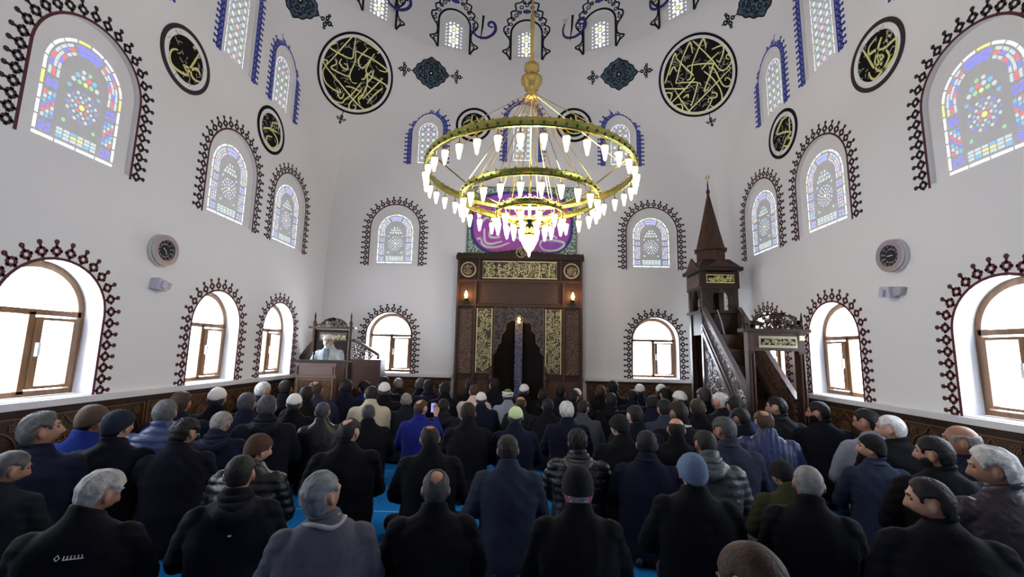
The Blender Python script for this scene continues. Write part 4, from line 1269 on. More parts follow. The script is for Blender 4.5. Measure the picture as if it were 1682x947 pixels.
base = None
for R, z, n, h in RINGS:
    for k in range(n):
        a = 2 * pi * (k + .5) / n
        x, y = CX + R * cos(a), CY + R * sin(a)
        lamp(x, y, z - h / 2 - .045)
for k in range(8):
    a = 2 * pi * (k + .5) / 8; lamp(CX + .19 * cos(a), CY + .19 * sin(a), 3.00)
b = MB(); b.lathe((CX, CY, 2.86), [(.09, 0), (.095, .03), (.085, .06), (.095, .10), (.21, .13), (.21, .15), (.05, .16), (.02, .20), (.012, .50)], 20); b.build('lower_basket', BRASS, ch, True)
b = MB(); b.lathe((CX, CY, 2.625), [(.004, 0), (.016, .02), (.018, .05), (.05, .09), (.085, .16), (.095, .23)], 16); b.build('glass_bowl', mat('lit_bowl', (1, .95, .6), .3, emit=(1.0, .88, .48), es=1.0), ch, True)
b = MB()
for (R0, za, R1, zb, n, off) in ((.05, 4.56, 1.17, 3.62, 8, 0), (.05, 4.54, .77, 3.33, 8, .39), (.03, 4.52, .37, 3.17, 6, .2)):
    for k in range(n):
        a = 2 * pi * k / n + off
        b = MB(); b.tube([(CX + R0 * cos(a), CY + R0 * sin(a), za), (CX + R1 * cos(a), CY + R1 * sin(a), zb)], .0045, 5); b.build('suspension_rod', BRASS, ch)
for (Ra, za, Rb, zb) in ((1.17, 3.59, .77, 3.30), (.77, 3.30, .37, 3.145)):
    for k in range(6):
        a = 2 * pi * k / 6 + .52
        b = MB(); b.tube([(CX + Ra * cos(a), CY + Ra * sin(a), za - .03), (CX + Rb * cos(a), CY + Rb * sin(a), zb + .02)], .007, 5); b.build('brace', BRASS, ch)
for k in range(6):
    a = 2 * pi * k / 6
    b = MB(); b.tube([(CX + .37 * cos(a), CY + .37 * sin(a), 3.11), (CX + .2 * cos(a), CY + .2 * sin(a), 3.0)], .006, 5); b.build('brace', BRASS, ch)
l = bpy.data.lights.new('lamp_light', 'POINT'); l.energy = 55; l.color = (1, .90, .76); l.shadow_soft_size = .35
o = bpy.data.objects.new('lamp_light', l); o.location = (CX, CY, 3.42); C.objects.link(o)
PEOPLE = [
    (-2.197, 2.279, 0.968, 25.0, -18.4, -14, 'wavy', 'silver', 'coat', 'black', 'mid', {'logo': 1, 'legs': 'cross', 'near': 1}, 'silver-haired man in a black jacket with small white lettering, looking down to the right'),
    (-3.184, 2.699, 0.959, 16.8, -25.8, -10, 'short', 'greydark', 'coat', 'charcoal', 'mid', {'near': 1}, 'man cut by the left edge with grey-sided dark hair and charcoal coat'),
    (-1.661, 2.667, 0.968, 27.0, 17.8, 4, 'fade', 'dark', 'hood', 'navyblack', 'mid', {'near': 1, 'dot': 1, 'legs': 'kneel'}, 'man with short faded dark hair in a navy hooded jacket, tiny pale logo'),
    (-0.994, 2.356, 0.987, 19.4, -29.2, 26, 'wavy', 'grey', 'panel', 'grey', 'mid', {'near': 1, 'lining': 1}, 'grey-haired man in a grey jacket looking up to the right'),
    (-0.48, 2.595, 0.94, 8.9, 10.4, 2, 'balding', 'pepper', 'coat', 'black', 'mid', {'near': 1}, 'man with a balding crown and dark grey hair in a plain black coat, bottom row'),
    (-0.094, 3.479, 0.979, 1.3, 4.5, -2, 'short', 'dark', 'plain', 'slate', 'mid', {'near': 1, 'arms': 'left_floor', 'legs': 'kneel'}, 'man in a slate jersey with his left hand down on the carpet'),
    (0.317, 2.535, 0.987, -6.0, -5.1, 0, 'beanie', 'black', 'coat', 'black', 'mid', {'near': 1, 'band': 1}, 'man in a black beanie with a red and white band at the back'),
    (1.107, 2.944, 0.996, -9.3, -0.4, 8, 'beanie', 'greyblue', 'coat', 'black', 'fair', {'near': 1}, 'broad man in a grey-blue knitted beanie and black coat'),
    (1.736, 2.822, 0.978, -26.8, -23.5, -6, 'crop', 'silver2', 'coat', 'black', 'mid', {'near': 1}, 'man with cropped silver hair in a black coat, right of the grey-blue beanie'),
    (2.161, 2.414, 1.015, -23.2, 54.6, -2, 'short', 'dark', 'coat', 'black', 'mid', {'near': 1, 'legs': 'cross'}, 'dark-haired man in black in the lower right corner, face in left profile'),
    (0.698, 1.303, 1.015, -23.8, 34.0, -20, 'crop', 'brown', 'coat', 'black', 'pink', {'near': 1, 'chair': 1}, 'close-cropped brown head cut by the bottom edge of the photo'),
    (3.008, 3.943, 0.981, -13.5, 53.0, 6, 'beanie', 'black', 'suit', 'slateblue', 'fair', {'near': 1}, 'man in a black beanie and slate-blue suit jacket, face in left profile'),
    (2.881, 2.778, 1.122, -13.6, 50.6, -2, 'wavy', 'white', 'quilt', 'plum', 'tan', {'near': 1}, 'white-haired man in a plum quilted jacket by the right edge'),
    (1.532, 3.756, 1.015, -14.8, 5.9, -16, 'short', 'dark', 'pufferhood', 'olivegrey', 'mid', {'near': 1}, 'man in a grey-green quilted puffer jacket with a wide hood'),
    (1.032, 3.772, 0.999, -13.0, -11.3, -4, 'short', 'black', 'suit', 'navy', 'mid', {'near': 1, 'legs': 'kneel'}, 'man with black hair in a navy jacket, left of the grey-green puffer'),
    (0.495, 3.963, 0.96, -6.0, -5.1, -2, 'curly', 'black', 'pufferhood', 'navyblack', 'mid', {'near': 1}, 'curly-haired man in a navy hooded puffer behind the black beanie with band'),
    (-1.473, 3.814, 1.03, 17.9, -16.9, -4, 'balding', 'dark', 'coat', 'black', 'fair', {'near': 1, 'legs': 'kneel'}, 'man with a bald spot in dark hair, black coat, face turned right'),
    (-0.759, 3.819, 1.0, 9.5, 15.2, -22, 'balding', 'dark', 'coat', 'black', 'mid', {'near': 1}, 'man with dark hair thinning on top, black coat, head bowed'),
    (-2.016, 3.325, 0.96, 4.2, -35.2, -6, 'beanie', 'brown', 'puffer', 'black', 'fair', {'near': 1}, 'man in a brown knitted cap and puffy black jacket, face turned right'),
    (-3.218, 3.491, 1.088, 26.4, -9.1, 4, 'beanie', 'navycap', 'coat', 'navyblack', 'fair', {'near': 1}, 'man in a dark navy cap and coat by the left wainscot'),
    (-3.447, 3.139, 1.122, 25.9, -37.1, 12, 'wavy', 'greydark', 'coat', 'navy', 'mid', {'near': 1}, 'grey-haired man in right profile looking up, far left, navy jacket'),
    (-3.608, 3.646, 1.108, 19.6, -15.8, -4, 'beanie', 'taupe', 'coat', 'brightblue', 'mid', {}, 'man in a taupe cap and bright blue jacket against the left wainscot'),
    (-3.367, 4.161, 1.109, 27.0, 24.8, 2, 'short', 'greydark', 'puffer', 'steelblue', 'mid', {'near': 1}, 'grey-haired man in a steel-blue quilted puffer jacket'),
    (-2.769, 3.625, 1.027, 27.6, -10.8, -6, 'curly', 'black', 'coat', 'navyblack', 'mid', {'near': 1}, 'man with thick curly black hair behind the steel-blue puffer'),
    (-2.867, 4.195, 0.999, 23.1, 0.2, -12, 'short', 'silver2', 'hood', 'navy', 'mid', {'near': 1}, 'man with short silver hair in a navy hooded coat'),
    (-3.58, 5.18, 1.135, 23.3, 22.5, 2, 'skull', 'white', 'coat', 'navyblack', 'mid', {}, 'man in a white knitted cap and dark coat near the left wall'),
    (-3.582, 4.62, 1.144, 28.0, 15.7, 0, 'short', 'brown', 'coat', 'navy', 'mid', {}, 'brown-haired man close to the left wainscot, behind the steel-blue puffer'),
    (-3.101, 4.998, 1.105, 22.9, 21.7, 0, 'short', 'pepper', 'coat', 'navy', 'mid', {}, 'man with dark grey hair in navy, right of the white cap near the left wall'),
    (-2.685, 4.684, 1.113, 23.3, 23.7, 0, 'short', 'pepper', 'hood', 'navyblack', 'mid', {}, 'man with blue-grey hair in a hooded dark navy jacket'),
    (-2.796, 5.463, 1.054, 23.0, 23.1, -2, 'skull', 'white', 'coat', 'black', 'mid', {}, 'man in a white knitted cap and black coat in front of the preaching desk'),
    (-2.295, 5.157, 1.0, 20.4, 13.9, -4, 'crop', 'pepper', 'leather', 'black', 'mid', {}, 'man with cropped grey hair in a black leather jacket'),
    (-3.615, 6.126, 1.144, 17.5, -10.0, 0, 'crop', 'white', 'coat', 'navy', 'pink', {}, 'white-haired man by the wall below the third left window'),
    (-3.496, 6.528, 1.134, 20.2, 8.4, 0, 'short', 'black', 'coat', 'navyblack', 'mid', {}, 'dark-haired man just left of the preaching desk'),
    (-3.006, 6.459, 1.147, 21.2, 14.9, -6, 'balding', 'brown', 'vest', 'steel', 'mid', {}, 'brown-haired man in a blue-grey gilet in front of the preaching desk'),
    (-2.893, 5.961, 1.108, 22.0, 21.8, -4, 'short', 'brownblack', 'coat', 'black', 'mid', {}, 'man with very dark brown hair before the preaching desk'),
    (-2.694, 6.792, 1.15, 18.3, 21.5, 0, 'short', 'black', 'coat', 'navy', 'mid', {}, 'man with black hair and bare neck, right of the preaching desk'),
    (-2.495, 7.162, 1.12, 22.4, 39.3, -20, 'short', 'black', 'coat', 'brightblue', 'mid', {}, 'man bending in a bright blue jacket before the pulpit seat'),
    (-2.149, 6.348, 1.094, 15.9, 26.7, -4, 'short', 'dark', 'suit', 'beige', 'fair', {}, 'man in a light beige blazer'),
    (-1.798, 5.265, 0.97, 16.0, 18.8, -8, 'crop', 'pepper', 'coat', 'black', 'mid', {}, 'man with cropped grey hair in black, in front of the beige blazer'),
    (-2.119, 6.862, 1.106, 14.6, 17.1, 0, 'skull', 'white', 'coat', 'black', 'mid', {}, 'man in a white knitted cap and black coat in front of the pulpit wing'),
    (-2.386, 7.664, 1.15, 14.7, 17.3, 0, 'short', 'black', 'coat', 'black', 'mid', {}, 'man in black against the wainscot under the left mihrab-wall window'),
    (-1.683, 6.529, 0.98, 12.3, 12.4, 0, 'crop', 'silver2', 'coat', 'charcoal', 'mid', {}, 'man with silver hair in a charcoal coat beside the blue suit'),
    (-1.282, 5.678, 0.987, 10.8, -27.3, 2, 'balding', 'brown', 'suit', 'royal', 'pink', {'arms': 'phone'}, 'man in a royal blue suit holding up a phone'),
    (-2.27, 8.175, 1.093, 16.7, 24.9, 0, 'crop', 'silver2', 'coat', 'charcoal', 'mid', {}, 'grey-haired man near the mihrab wall with shoulder raised'),
    (-1.855, 8.113, 1.1, 11.5, 5.5, 0, 'short', 'pepper', 'coat', 'black', 'fair', {}, 'man with pepper-grey hair left of the hooded figure, near the mihrab wall'),
    (-1.619, 7.766, 1.12, 10.0, 11.8, -14, 'short', 'black', 'hood', 'navy', 'mid', {}, 'man in a navy hooded coat, head bowed, before the mihrab wall'),
    (-1.276, 7.387, 1.091, 8.3, 21.8, 0, 'short', 'black', 'coat', 'black', 'mid', {}, 'dark-haired man in black left of the mihrab foot'),
    (-1.074, 6.172, 0.953, 8.4, 9.9, -10, 'short', 'black', 'hood', 'charcoal', 'mid', {}, 'man in a charcoal hooded coat right of the raised phone'),
    (-0.908, 7.954, 1.15, 5.4, 6.4, 0, 'short', 'dark', 'coat', 'black', 'mid', {}, 'dark-haired man against the left foot of the mihrab'),
    (-0.778, 7.364, 1.074, 5.1, 14.0, 0, 'crop', 'brown', 'coat', 'rose', 'pink', {}, 'man in a pale rose-beige jacket before the mihrab'),
    (-0.62, 6.873, 0.988, 4.4, 5.1, 0, 'skull', 'white', 'coat', 'navy', 'mid', {}, 'man in a white knitted cap and navy coat before the mihrab, left'),
    (-0.489, 7.961, 1.15, 3.1, 19.6, 0, 'short', 'black', 'coat', 'navyblack', 'fair', {}, 'man with black hair at the left edge of the mihrab niche'),
    (-0.594, 5.031, 1.05, 5.7, 6.7, -12, 'short', 'brownblack', 'coat', 'black', 'mid', {'near': 1, 'legs': 'kneel'}, 'broad man in a long black coat in mid-hall, left of the green knitted cap'),
    (-0.069, 5.099, 1.0, 0.7, 0.8, 0, 'skull', 'palegreen', 'coat', 'navy', 'mid', {'near': 1}, 'man in a pale green knitted cap and navy coat'),
    (-0.226, 7.389, 1.0, 1.5, 1.7, 0, 'turban', 'green', 'coat', 'palegrey', 'mid', {}, 'man in a green cap wound with a white turban and pale grey robe'),
    (-0.021, 6.704, 0.966, 0.2, -9.8, -18, 'bald', 'brown', 'coat', 'darkolive', 'pink', {}, 'bald man between the white turban and the green cap'),
    (0.036, 7.957, 1.045, -0.2, -12.3, 0, 'skull', 'white', 'coat', 'black', 'mid', {}, 'man in a white cap in front of the mihrab niche'),
    (0.362, 7.558, 1.012, -2.3, 3.3, -8, 'short', 'brownblack', 'hood', 'black', 'mid', {}, 'man in a black hooded coat right of the mihrab niche'),
    (0.672, 7.96, 1.028, -4.1, -14.8, 0, 'short', 'black', 'coat', 'navy', 'pink', {}, 'man at the right pier of the mihrab, beside the black hood'),
    (0.781, 7.014, 1.051, -5.4, -30.3, -4, 'short', 'black', 'coat', 'black', 'mid', {}, 'black-haired man right behind the white-haired man in navy'),
    (0.898, 7.515, 1.026, -5.8, -20.8, 0, 'skull', 'cream', 'coat', 'darkolive', 'mid', {}, 'man in a cream cap near the right pier of the mihrab'),
    (0.556, 5.522, 1.02, -4.9, 0.3, 0, 'wavy', 'white', 'coat', 'navy', 'mid', {'near': 1}, 'white-haired man in a navy coat at the centre of the crowd'),
    (0.827, 6.16, 0.976, -6.5, -37.6, -4, 'short', 'dark', 'coat', 'midgrey', 'mid', {}, 'man in a mid-grey jacket right of the white-haired centre man'),
    (1.367, 6.976, 1.02, -9.4, -11.1, -6, 'short', 'dark', 'hood', 'black', 'mid', {}, 'broad man in a black coat with folded hood, right of centre'),
    (1.647, 8.169, 1.137, -9.7, -11.4, 0, 'short', 'black', 'coat', 'black', 'mid', {}, 'man in black under the wainscot right of the mihrab'),
    (1.347, 7.773, 1.082, -8.3, -15.8, 0, 'crop', 'brown', 'coat', 'black', 'pink', {}, 'man with cropped brown hair beside the right end of the mihrab'),
    (0.993, 4.471, 1.021, -6.6, 29.6, -10, 'beanie', 'black', 'coat', 'black', 'fair', {'near': 1}, 'man in a black beanie, face turned left, black coat, centre right'),
    (2.122, 8.173, 1.079, -12.5, -14.7, 0, 'skull', 'white', 'coat', 'navy', 'mid', {}, 'man in a white knitted cap under the right mihrab-wall window, left one'),
    (2.419, 7.875, 1.106, -14.4, -8.9, 0, 'skull', 'white', 'coat', 'black', 'mid', {}, 'man in a white cap under the right mihrab-wall window, right one'),
    (2.363, 7.374, 1.097, -9.0, 12.3, -4, 'short', 'black', 'coat', 'charcoal', 'mid', {}, 'dark-haired man partly hiding the right white cap'),
    (1.874, 6.534, 1.031, -13.6, -16.0, -4, 'short', 'black', 'coat', 'navy', 'mid', {}, 'broad man in a navy coat behind the bald man'),
    (1.248, 4.912, 1.083, -4.0, 15.9, -8, 'crop', 'black', 'coat', 'navyblack', 'fair', {}, 'small dark-haired man in navy, ear showing, between two broad backs'),
    (1.745, 5.479, 1.093, -10.9, 2.4, -2, 'short', 'black', 'coat', 'steel', 'mid', {}, 'dark-haired man in blue-grey between the navy back and the light collar'),
    (1.743, 4.976, 1.122, -8.3, 28.9, 0, 'short', 'brownblack', 'coat', 'black', 'tan', {'collar': 1}, 'dark-haired man in black with a light grey collar, face half left'),
    (2.318, 6.549, 1.107, -10.8, 26.2, -4, 'skull', 'white', 'coat', 'navy', 'tan', {}, 'man in a white cap with weathered face turned left'),
    (2.193, 5.654, 1.092, -18.0, -17.2, 0, 'short', 'olivehair', 'coat', 'black', 'fair', {}, 'man with flat-topped hair in black, left of the stair pulpit'),
    (2.7, 6.724, 1.15, -18.4, 8.3, 0, 'short', 'pepper', 'coat', 'black', 'mid', {}, 'grey-sided man against the tower foot of the stair pulpit'),
    (2.69, 6.057, 1.15, -10.5, 31.9, 2, 'crop', 'white', 'coat', 'charcoal', 'pink', {}, 'white-haired man in left profile before the stair pulpit'),
    (2.673, 5.637, 1.143, -15.2, 1.1, -14, 'short', 'black', 'coat', 'azure', 'mid', {}, 'man in a blue jacket before the stair pulpit'),
    (1.52, 4.502, 1.012, -15.8, -12.6, -10, 'bald', 'brownblack', 'coat', 'black', 'pink', {'near': 1}, 'bald man with dark fringe of hair, black coat'),
    (1.869, 4.136, 1.078, -14.5, 29.8, -4, 'short', 'pepper', 'suit', 'slate', 'tan', {'near': 1}, 'man with grey-flecked hair and slate jacket, face half left'),
    (2.55, 5.235, 1.038, -13.9, 24.2, -6, 'short', 'black', 'coat', 'navyblack', 'tan', {}, 'black-haired man with face turned left before the blue jacket'),
    (2.533, 4.739, 1.073, -19.8, -6.0, -4, 'balding', 'brown', 'vquilt', 'denim', 'mid', {'near': 1}, 'man in a blue jacket with upright quilting, brown hair'),
    (3.145, 5.545, 1.15, -13.0, 50.6, 0, 'short', 'black', 'suit', 'darkgrey', 'fair', {'near': 1}, 'young man in a dark grey jacket, left profile, before the pulpit gate'),
    (3.414, 5.221, 1.141, -18.0, 47.1, 0, 'short', 'black', 'coat', 'navyblack', 'mid', {'near': 1, 'beard': 'black'}, 'bearded dark-haired man in a large navy-black coat, left profile'),
    (3.415, 4.454, 1.15, -11.8, 36.6, -2, 'short', 'black', 'coat', 'palegrey', 'mid', {'glasses': 1}, 'man wearing glasses and a pale grey jacket against the right wainscot'),
    (3.409, 4.184, 1.132, -18.8, 39.4, 0, 'crop', 'white', 'coat', 'black', 'fair', {'near': 1}, 'white-haired man in a black padded jacket by the right wainscot'),
    (2.959, 3.278, 1.097, -21.5, 36.3, 2, 'short', 'black', 'coat', 'black', 'mid', {'near': 1, 'beard': 'black'}, 'man with neat black hair and beard in a black jacket, right side'),
    (3.42, 3.505, 1.15, -12.2, 48.2, 2, 'bald', 'silver2', 'coat', 'navy', 'tan', {'near': 1, 'pin': 1}, 'bald man in a navy jacket against the right wainscot, left profile'),
    (1.931, 3.351, 0.874, -15.3, 10.3, -20, 'beanie', 'black', 'coat', 'olive', 'mid', {'near': 1}, 'man in a black beanie and olive jacket, half hidden by the cropped silver head'),
    (1.885, 7.677, 1.017, -11.7, -7.8, -4, 'short', 'black', 'coat', 'navy', 'mid', {}, 'dark-haired man behind the broad folded hood'),
    (0.366, 6.349, 0.969, -2.8, 0.7, -6, 'short', 'black', 'coat', 'black', 'mid', {}, 'black-haired man in the shade before the mihrab, left of the white-haired centre man'),
]

# ================================================================== PEOPLE (x, y, size, body turn, head turn, head pitch, hair, hair colour, jacket, jacket colour, skin, extras, label)
import numpy as np

HC = np.array((0, .070, .838))       # head centre in the seated figure
PIV = np.array((0, .045, .725))      # neck pivot


def ss(x, a, b):
    t = np.clip((x - a) / (b - a), 0, 1)
    return t * t * (3 - 2 * t)


def head_shape(D, thick=0.0):
    """D: unit directions (n,3), face towards +y; returns surface points round the head centre"""
    pw = 2.0 + .38 * ss(D[:, 2], -.35, .25)
    q_ = (np.abs(D) ** pw[:, None]).sum(1) ** (-1 / pw)
    x, y, z = D[:, 0] * .0735 * q_, D[:, 1] * np.where(D[:, 1] < 0, .091, .087) * q_, D[:, 2] * .106 * q_
    fr_ = np.clip(D[:, 1], 0, 1)
    low = np.clip(-z / .112, 0, 1)
    x = x * (1 - .30 * low ** 1.4 * (.35 + .65 * fr_)) * (1 + .05 * np.exp(-((z - .03) / .04) ** 2))
    y = np.where(D[:, 1] < 0, y * (1 - .30 * ss(low, .25, 1.0)) * (1 + .05 * np.exp(-((z - .02) / .05) ** 2)), y * (1 - .10 * ss(z / .114, .3, 1)))
    g = lambda x0, z0, sx, sz: np.exp(-((x - x0) / sx) ** 2 - ((z - z0) / sz) ** 2) * np.clip(fr_ * 1.6, 0, 1)
    nose = np.exp(-(x / .013) ** 2) * np.interp(z, [-.050, -.038, -.030, .022, .034], [0, .85, 1, .12, 0]) * (fr_ > .2)
    y = y + .033 * nose
    y = y + .009 * (g(-.022, .030, .026, .009) + g(.022, .030, .026, .009)) - .014 * (g(-.031, .010, .015, .012) + g(.031, .010, .015, .012))
    y = y + .011 * g(0, -.064, .022, .009) - .005 * g(0, -.064, .03, .0025) + .017 * g(0, -.096, .026, .017) - .006 * g(0, -.081, .02, .008)
    y = y + .004 * (g(-.042, -.022, .016, .016) + g(.042, -.022, .016, .016))
    P = np.stack([x, y, z], 1)
    if np.any(thick): P = P + D * np.reshape(thick, (-1, 1))
    return P


def dir_grid(nl, nt):
    th = np.linspace(0, pi, nt + 1)[1:-1]
    ph = np.linspace(0, 2 * pi, nl, endpoint=False)
    D = [(0, 0, 1.0)]
    for t in th:
        for p in ph: D.append((sin(t) * cos(p), sin(t) * sin(p), cos(t)))
    D.append((0, 0, -1.0))
    F = []
    m_ = nt - 1
    for k in range(nl): F.append((0, 1 + k, 1 + (k + 1) % nl))
    for i in range(m_ - 1):
        for k in range(nl):
            a, b_ = 1 + i * nl, 1 + (i + 1) * nl
            F.append((a + k, b_ + k, b_ + (k + 1) % nl, a + (k + 1) % nl))
    a = 1 + (m_ - 1) * nl
    for k in range(nl): F.append((a + k, len(D) - 1, a + (k + 1) % nl))
    return np.array(D), F


def capsule(mb, p, q, r0, r1, n=12):
    p, q = Vector(p), Vector(q)
    t = (q - p).normalized()
    pts, rs = [], []
    for k in range(4): a = pi / 2 * (1 - k / 4); pts.append(p - t * r0 * sin(a)); rs.append(max(.0006, r0 * cos(a)))
    pts.append(p); rs.append(r0); pts.append(q); rs.append(r1)
    for k in range(1, 5): a = pi / 2 * k / 4; pts.append(q + t * r1 * sin(a)); rs.append(max(.0006, r1 * cos(a)))
    mb.tube(pts, rs, n)


def loft(mb, rings, n=24, p=2.4):
    """rings: (z, rx, ry, cx, cy)"""
    vs, fs = [], []
    for z, rx, ry, cx_, cy_ in rings:
        for k in range(n):
            a = 2 * pi * k / n
            c_, s_ = cos(a), sin(a)
            q = (abs(c_) ** p + abs(s_) ** p) ** (-1 / p)
            vs.append((cx_ + rx * c_ * q, cy_ + ry * s_ * q, z))
    for i in range(len(rings) - 1):
        for k in range(n): fs.append((i * n + k, i * n + (k + 1) % n, (i + 1) * n + (k + 1) % n, (i + 1) * n + k))
    fs.append(tuple(range(n - 1, -1, -1))); fs.append(tuple((len(rings) - 1) * n + k for k in range(n)))
    mb.add(vs, fs)


def hand(mb, w_, d, up, s):
    """open relaxed hand: w_ wrist, d pointing direction, up back of the hand, s side of the thumb"""
    w_, d, up = Vector(w_), Vector(d).normalized(), Vector(up).normalized()
    up = (up - d * up.dot(d)).normalized(); sd = d.cross(up) * s
    capsule(mb, w_, w_ + d * .03, .026, .028)
    for k in range(4):
        o = (k - 1.5) * .019
        a = w_ + d * .035 + sd * o * .7; b_ = w_ + d * .088 + sd * o
        capsule(mb, a, b_, .0145, .0115, 8)
        L = (.062, .074, .070, .052)[k]
        m_ = b_ + d * L * .5 - up * .008; e = m_ + d * L * .45 - up * .022
        capsule(mb, b_, m_, .0105, .0095, 8); capsule(mb, m_, e, .0095, .0078, 8)
    a = w_ + d * .03 + sd * -.028; b_ = a + d * .035 - sd * .022 - up * .006; e = b_ + d * .03 - sd * .006 - up * .010
    capsule(mb, a, b_, .0135, .0115, 8); capsule(mb, b_, e, .0115, .009, 8)


ARMS = {   # shoulder, elbow, wrist for the right (+x) and left arm
    'lap': [((.205, .03, .635), (.262, .10, .38), (.165, .30, .27)), ((-.205, .03, .635), (-.275, .10, .38), (-.165, .30, .27))],
    'left_floor': [((.205, .03, .635), (.262, .10, .38), (.165, .30, .27)), ((-.205, .03, .635), (-.30, -.02, .36), (-.27, -.10, .13))],
    'phone': [((.205, .03, .635), (.27, .20, .50), (.21, .40, .70)), ((-.205, .03, .635), (-.275, .10, .38), (-.165, .30, .27))],
    'desk': [((.205, .03, .635), (.285, .13, .42), (.22, .34, .44)), ((-.205, .03, .635), (-.285, .13, .42), (-.20, .34, .44))],
}
HANDD = {'lap': ((-.3, 1, -.35), (0, .3, 1)), 'floor': ((-.15, .10, -1), (0, -1, 0)), 'phone': ((-.1, .25, 1), (.2, 1, -.2)), 'desk': ((-.35, 1, -.05), (0, 0, 1))}


def remesh_obj(mb, voxel, smooth_it=2, keep=1.0, name='tmp'):
    me = bpy.data.meshes.new(name)
    me.from_pydata([tuple(v) for v in mb.v], [], mb.f); me.update()
    o = bpy.data.objects.new(name, me); C.objects.link(o)
    m_ = o.modifiers.new('r', 'REMESH'); m_.mode = 'VOXEL'; m_.voxel_size = voxel
    if smooth_it:
        s_ = o.modifiers.new('s', 'SMOOTH'); s_.iterations = smooth_it; s_.factor = .5
    if keep < 1:
        d_ = o.modifiers.new('d', 'DECIMATE'); d_.ratio = keep
    dg = bpy.context.evaluated_depsgraph_get(); dg.update()
    em = bpy.data.meshes.new_from_object(o.evaluated_get(dg))
    bpy.data.objects.remove(o); bpy.data.meshes.remove(me)
    n = len(em.vertices)
    V = np.empty(n * 3, dtype=np.float32); em.vertices.foreach_get('co', V); V = V.reshape(-1, 3).astype(float)
    N = np.empty(n * 3, dtype=np.float32); em.vertices.foreach_get('normal', N); N = N.reshape(-1, 3).astype(float)
    nf = len(em.polygons)
    LI = np.empty(len(em.loops), dtype=np.int32); em.loops.foreach_get('vertex_index', LI)
    LS = np.empty(nf, dtype=np.int32); em.polygons.foreach_get('loop_start', LS)
    LT = np.empty(nf, dtype=np.int32); em.polygons.foreach_get('loop_total', LT)
    bpy.data.meshes.remove(em)
    return dict(V=V, N=N, LI=LI, LS=LS, LT=LT)


def make_mesh(name, V, G, mats, mi=None):
    me = bpy.data.meshes.new(name)
    me.vertices.add(len(V)); me.vertices.foreach_set('co', np.asarray(V, dtype=np.float32).ravel())
    me.loops.add(len(G['LI'])); me.loops.foreach_set('vertex_index', G['LI'])
    me.polygons.add(len(G['LS'])); me.polygons.foreach_set('loop_start', G['LS'])
    me.polygons.foreach_set('loop_total', G['LT'])
    me.polygons.foreach_set('use_smooth', [True] * len(G['LS']))
    for m_ in mats: me.materials.append(m_)
    if mi is not None: me.polygons.foreach_set('material_index', mi)
    me.update(calc_edges=True)
    return me


def legs(mb, kind, fat=1.0, feet=False):
    for s in (-1, 1):
        if kind == 'kneel':
            capsule(mb, (s * .11, .02, .20), (s * .14, .35, .115), .098 * fat, .075 * fat)
            capsule(mb, (s * .14, .35, .075), (s * .10, -.06, .062), .066 * fat, .046 * fat)
            if feet:
                capsule(mb, (s * .10, -.08, .06), (s * .085, -.20, .035), .038, .030); capsule(mb, (s * .085, -.20, .035), (s * .08, -.25, .06), .030, .022)
        else:
            capsule(mb, (s * .12, .02, .16), (s * .30, .25, .10), .100 * fat, .075 * fat)
            capsule(mb, (s * .30, .25, .08), (-s * .02, .30 + .05 * s, .07), .066 * fat, .045 * fat)
            if feet:
                capsule(mb, (-s * .02, .30 + .05 * s, .06), (-s * .17, .26 + .05 * s, .035), .038, .028)


CACHE = {}


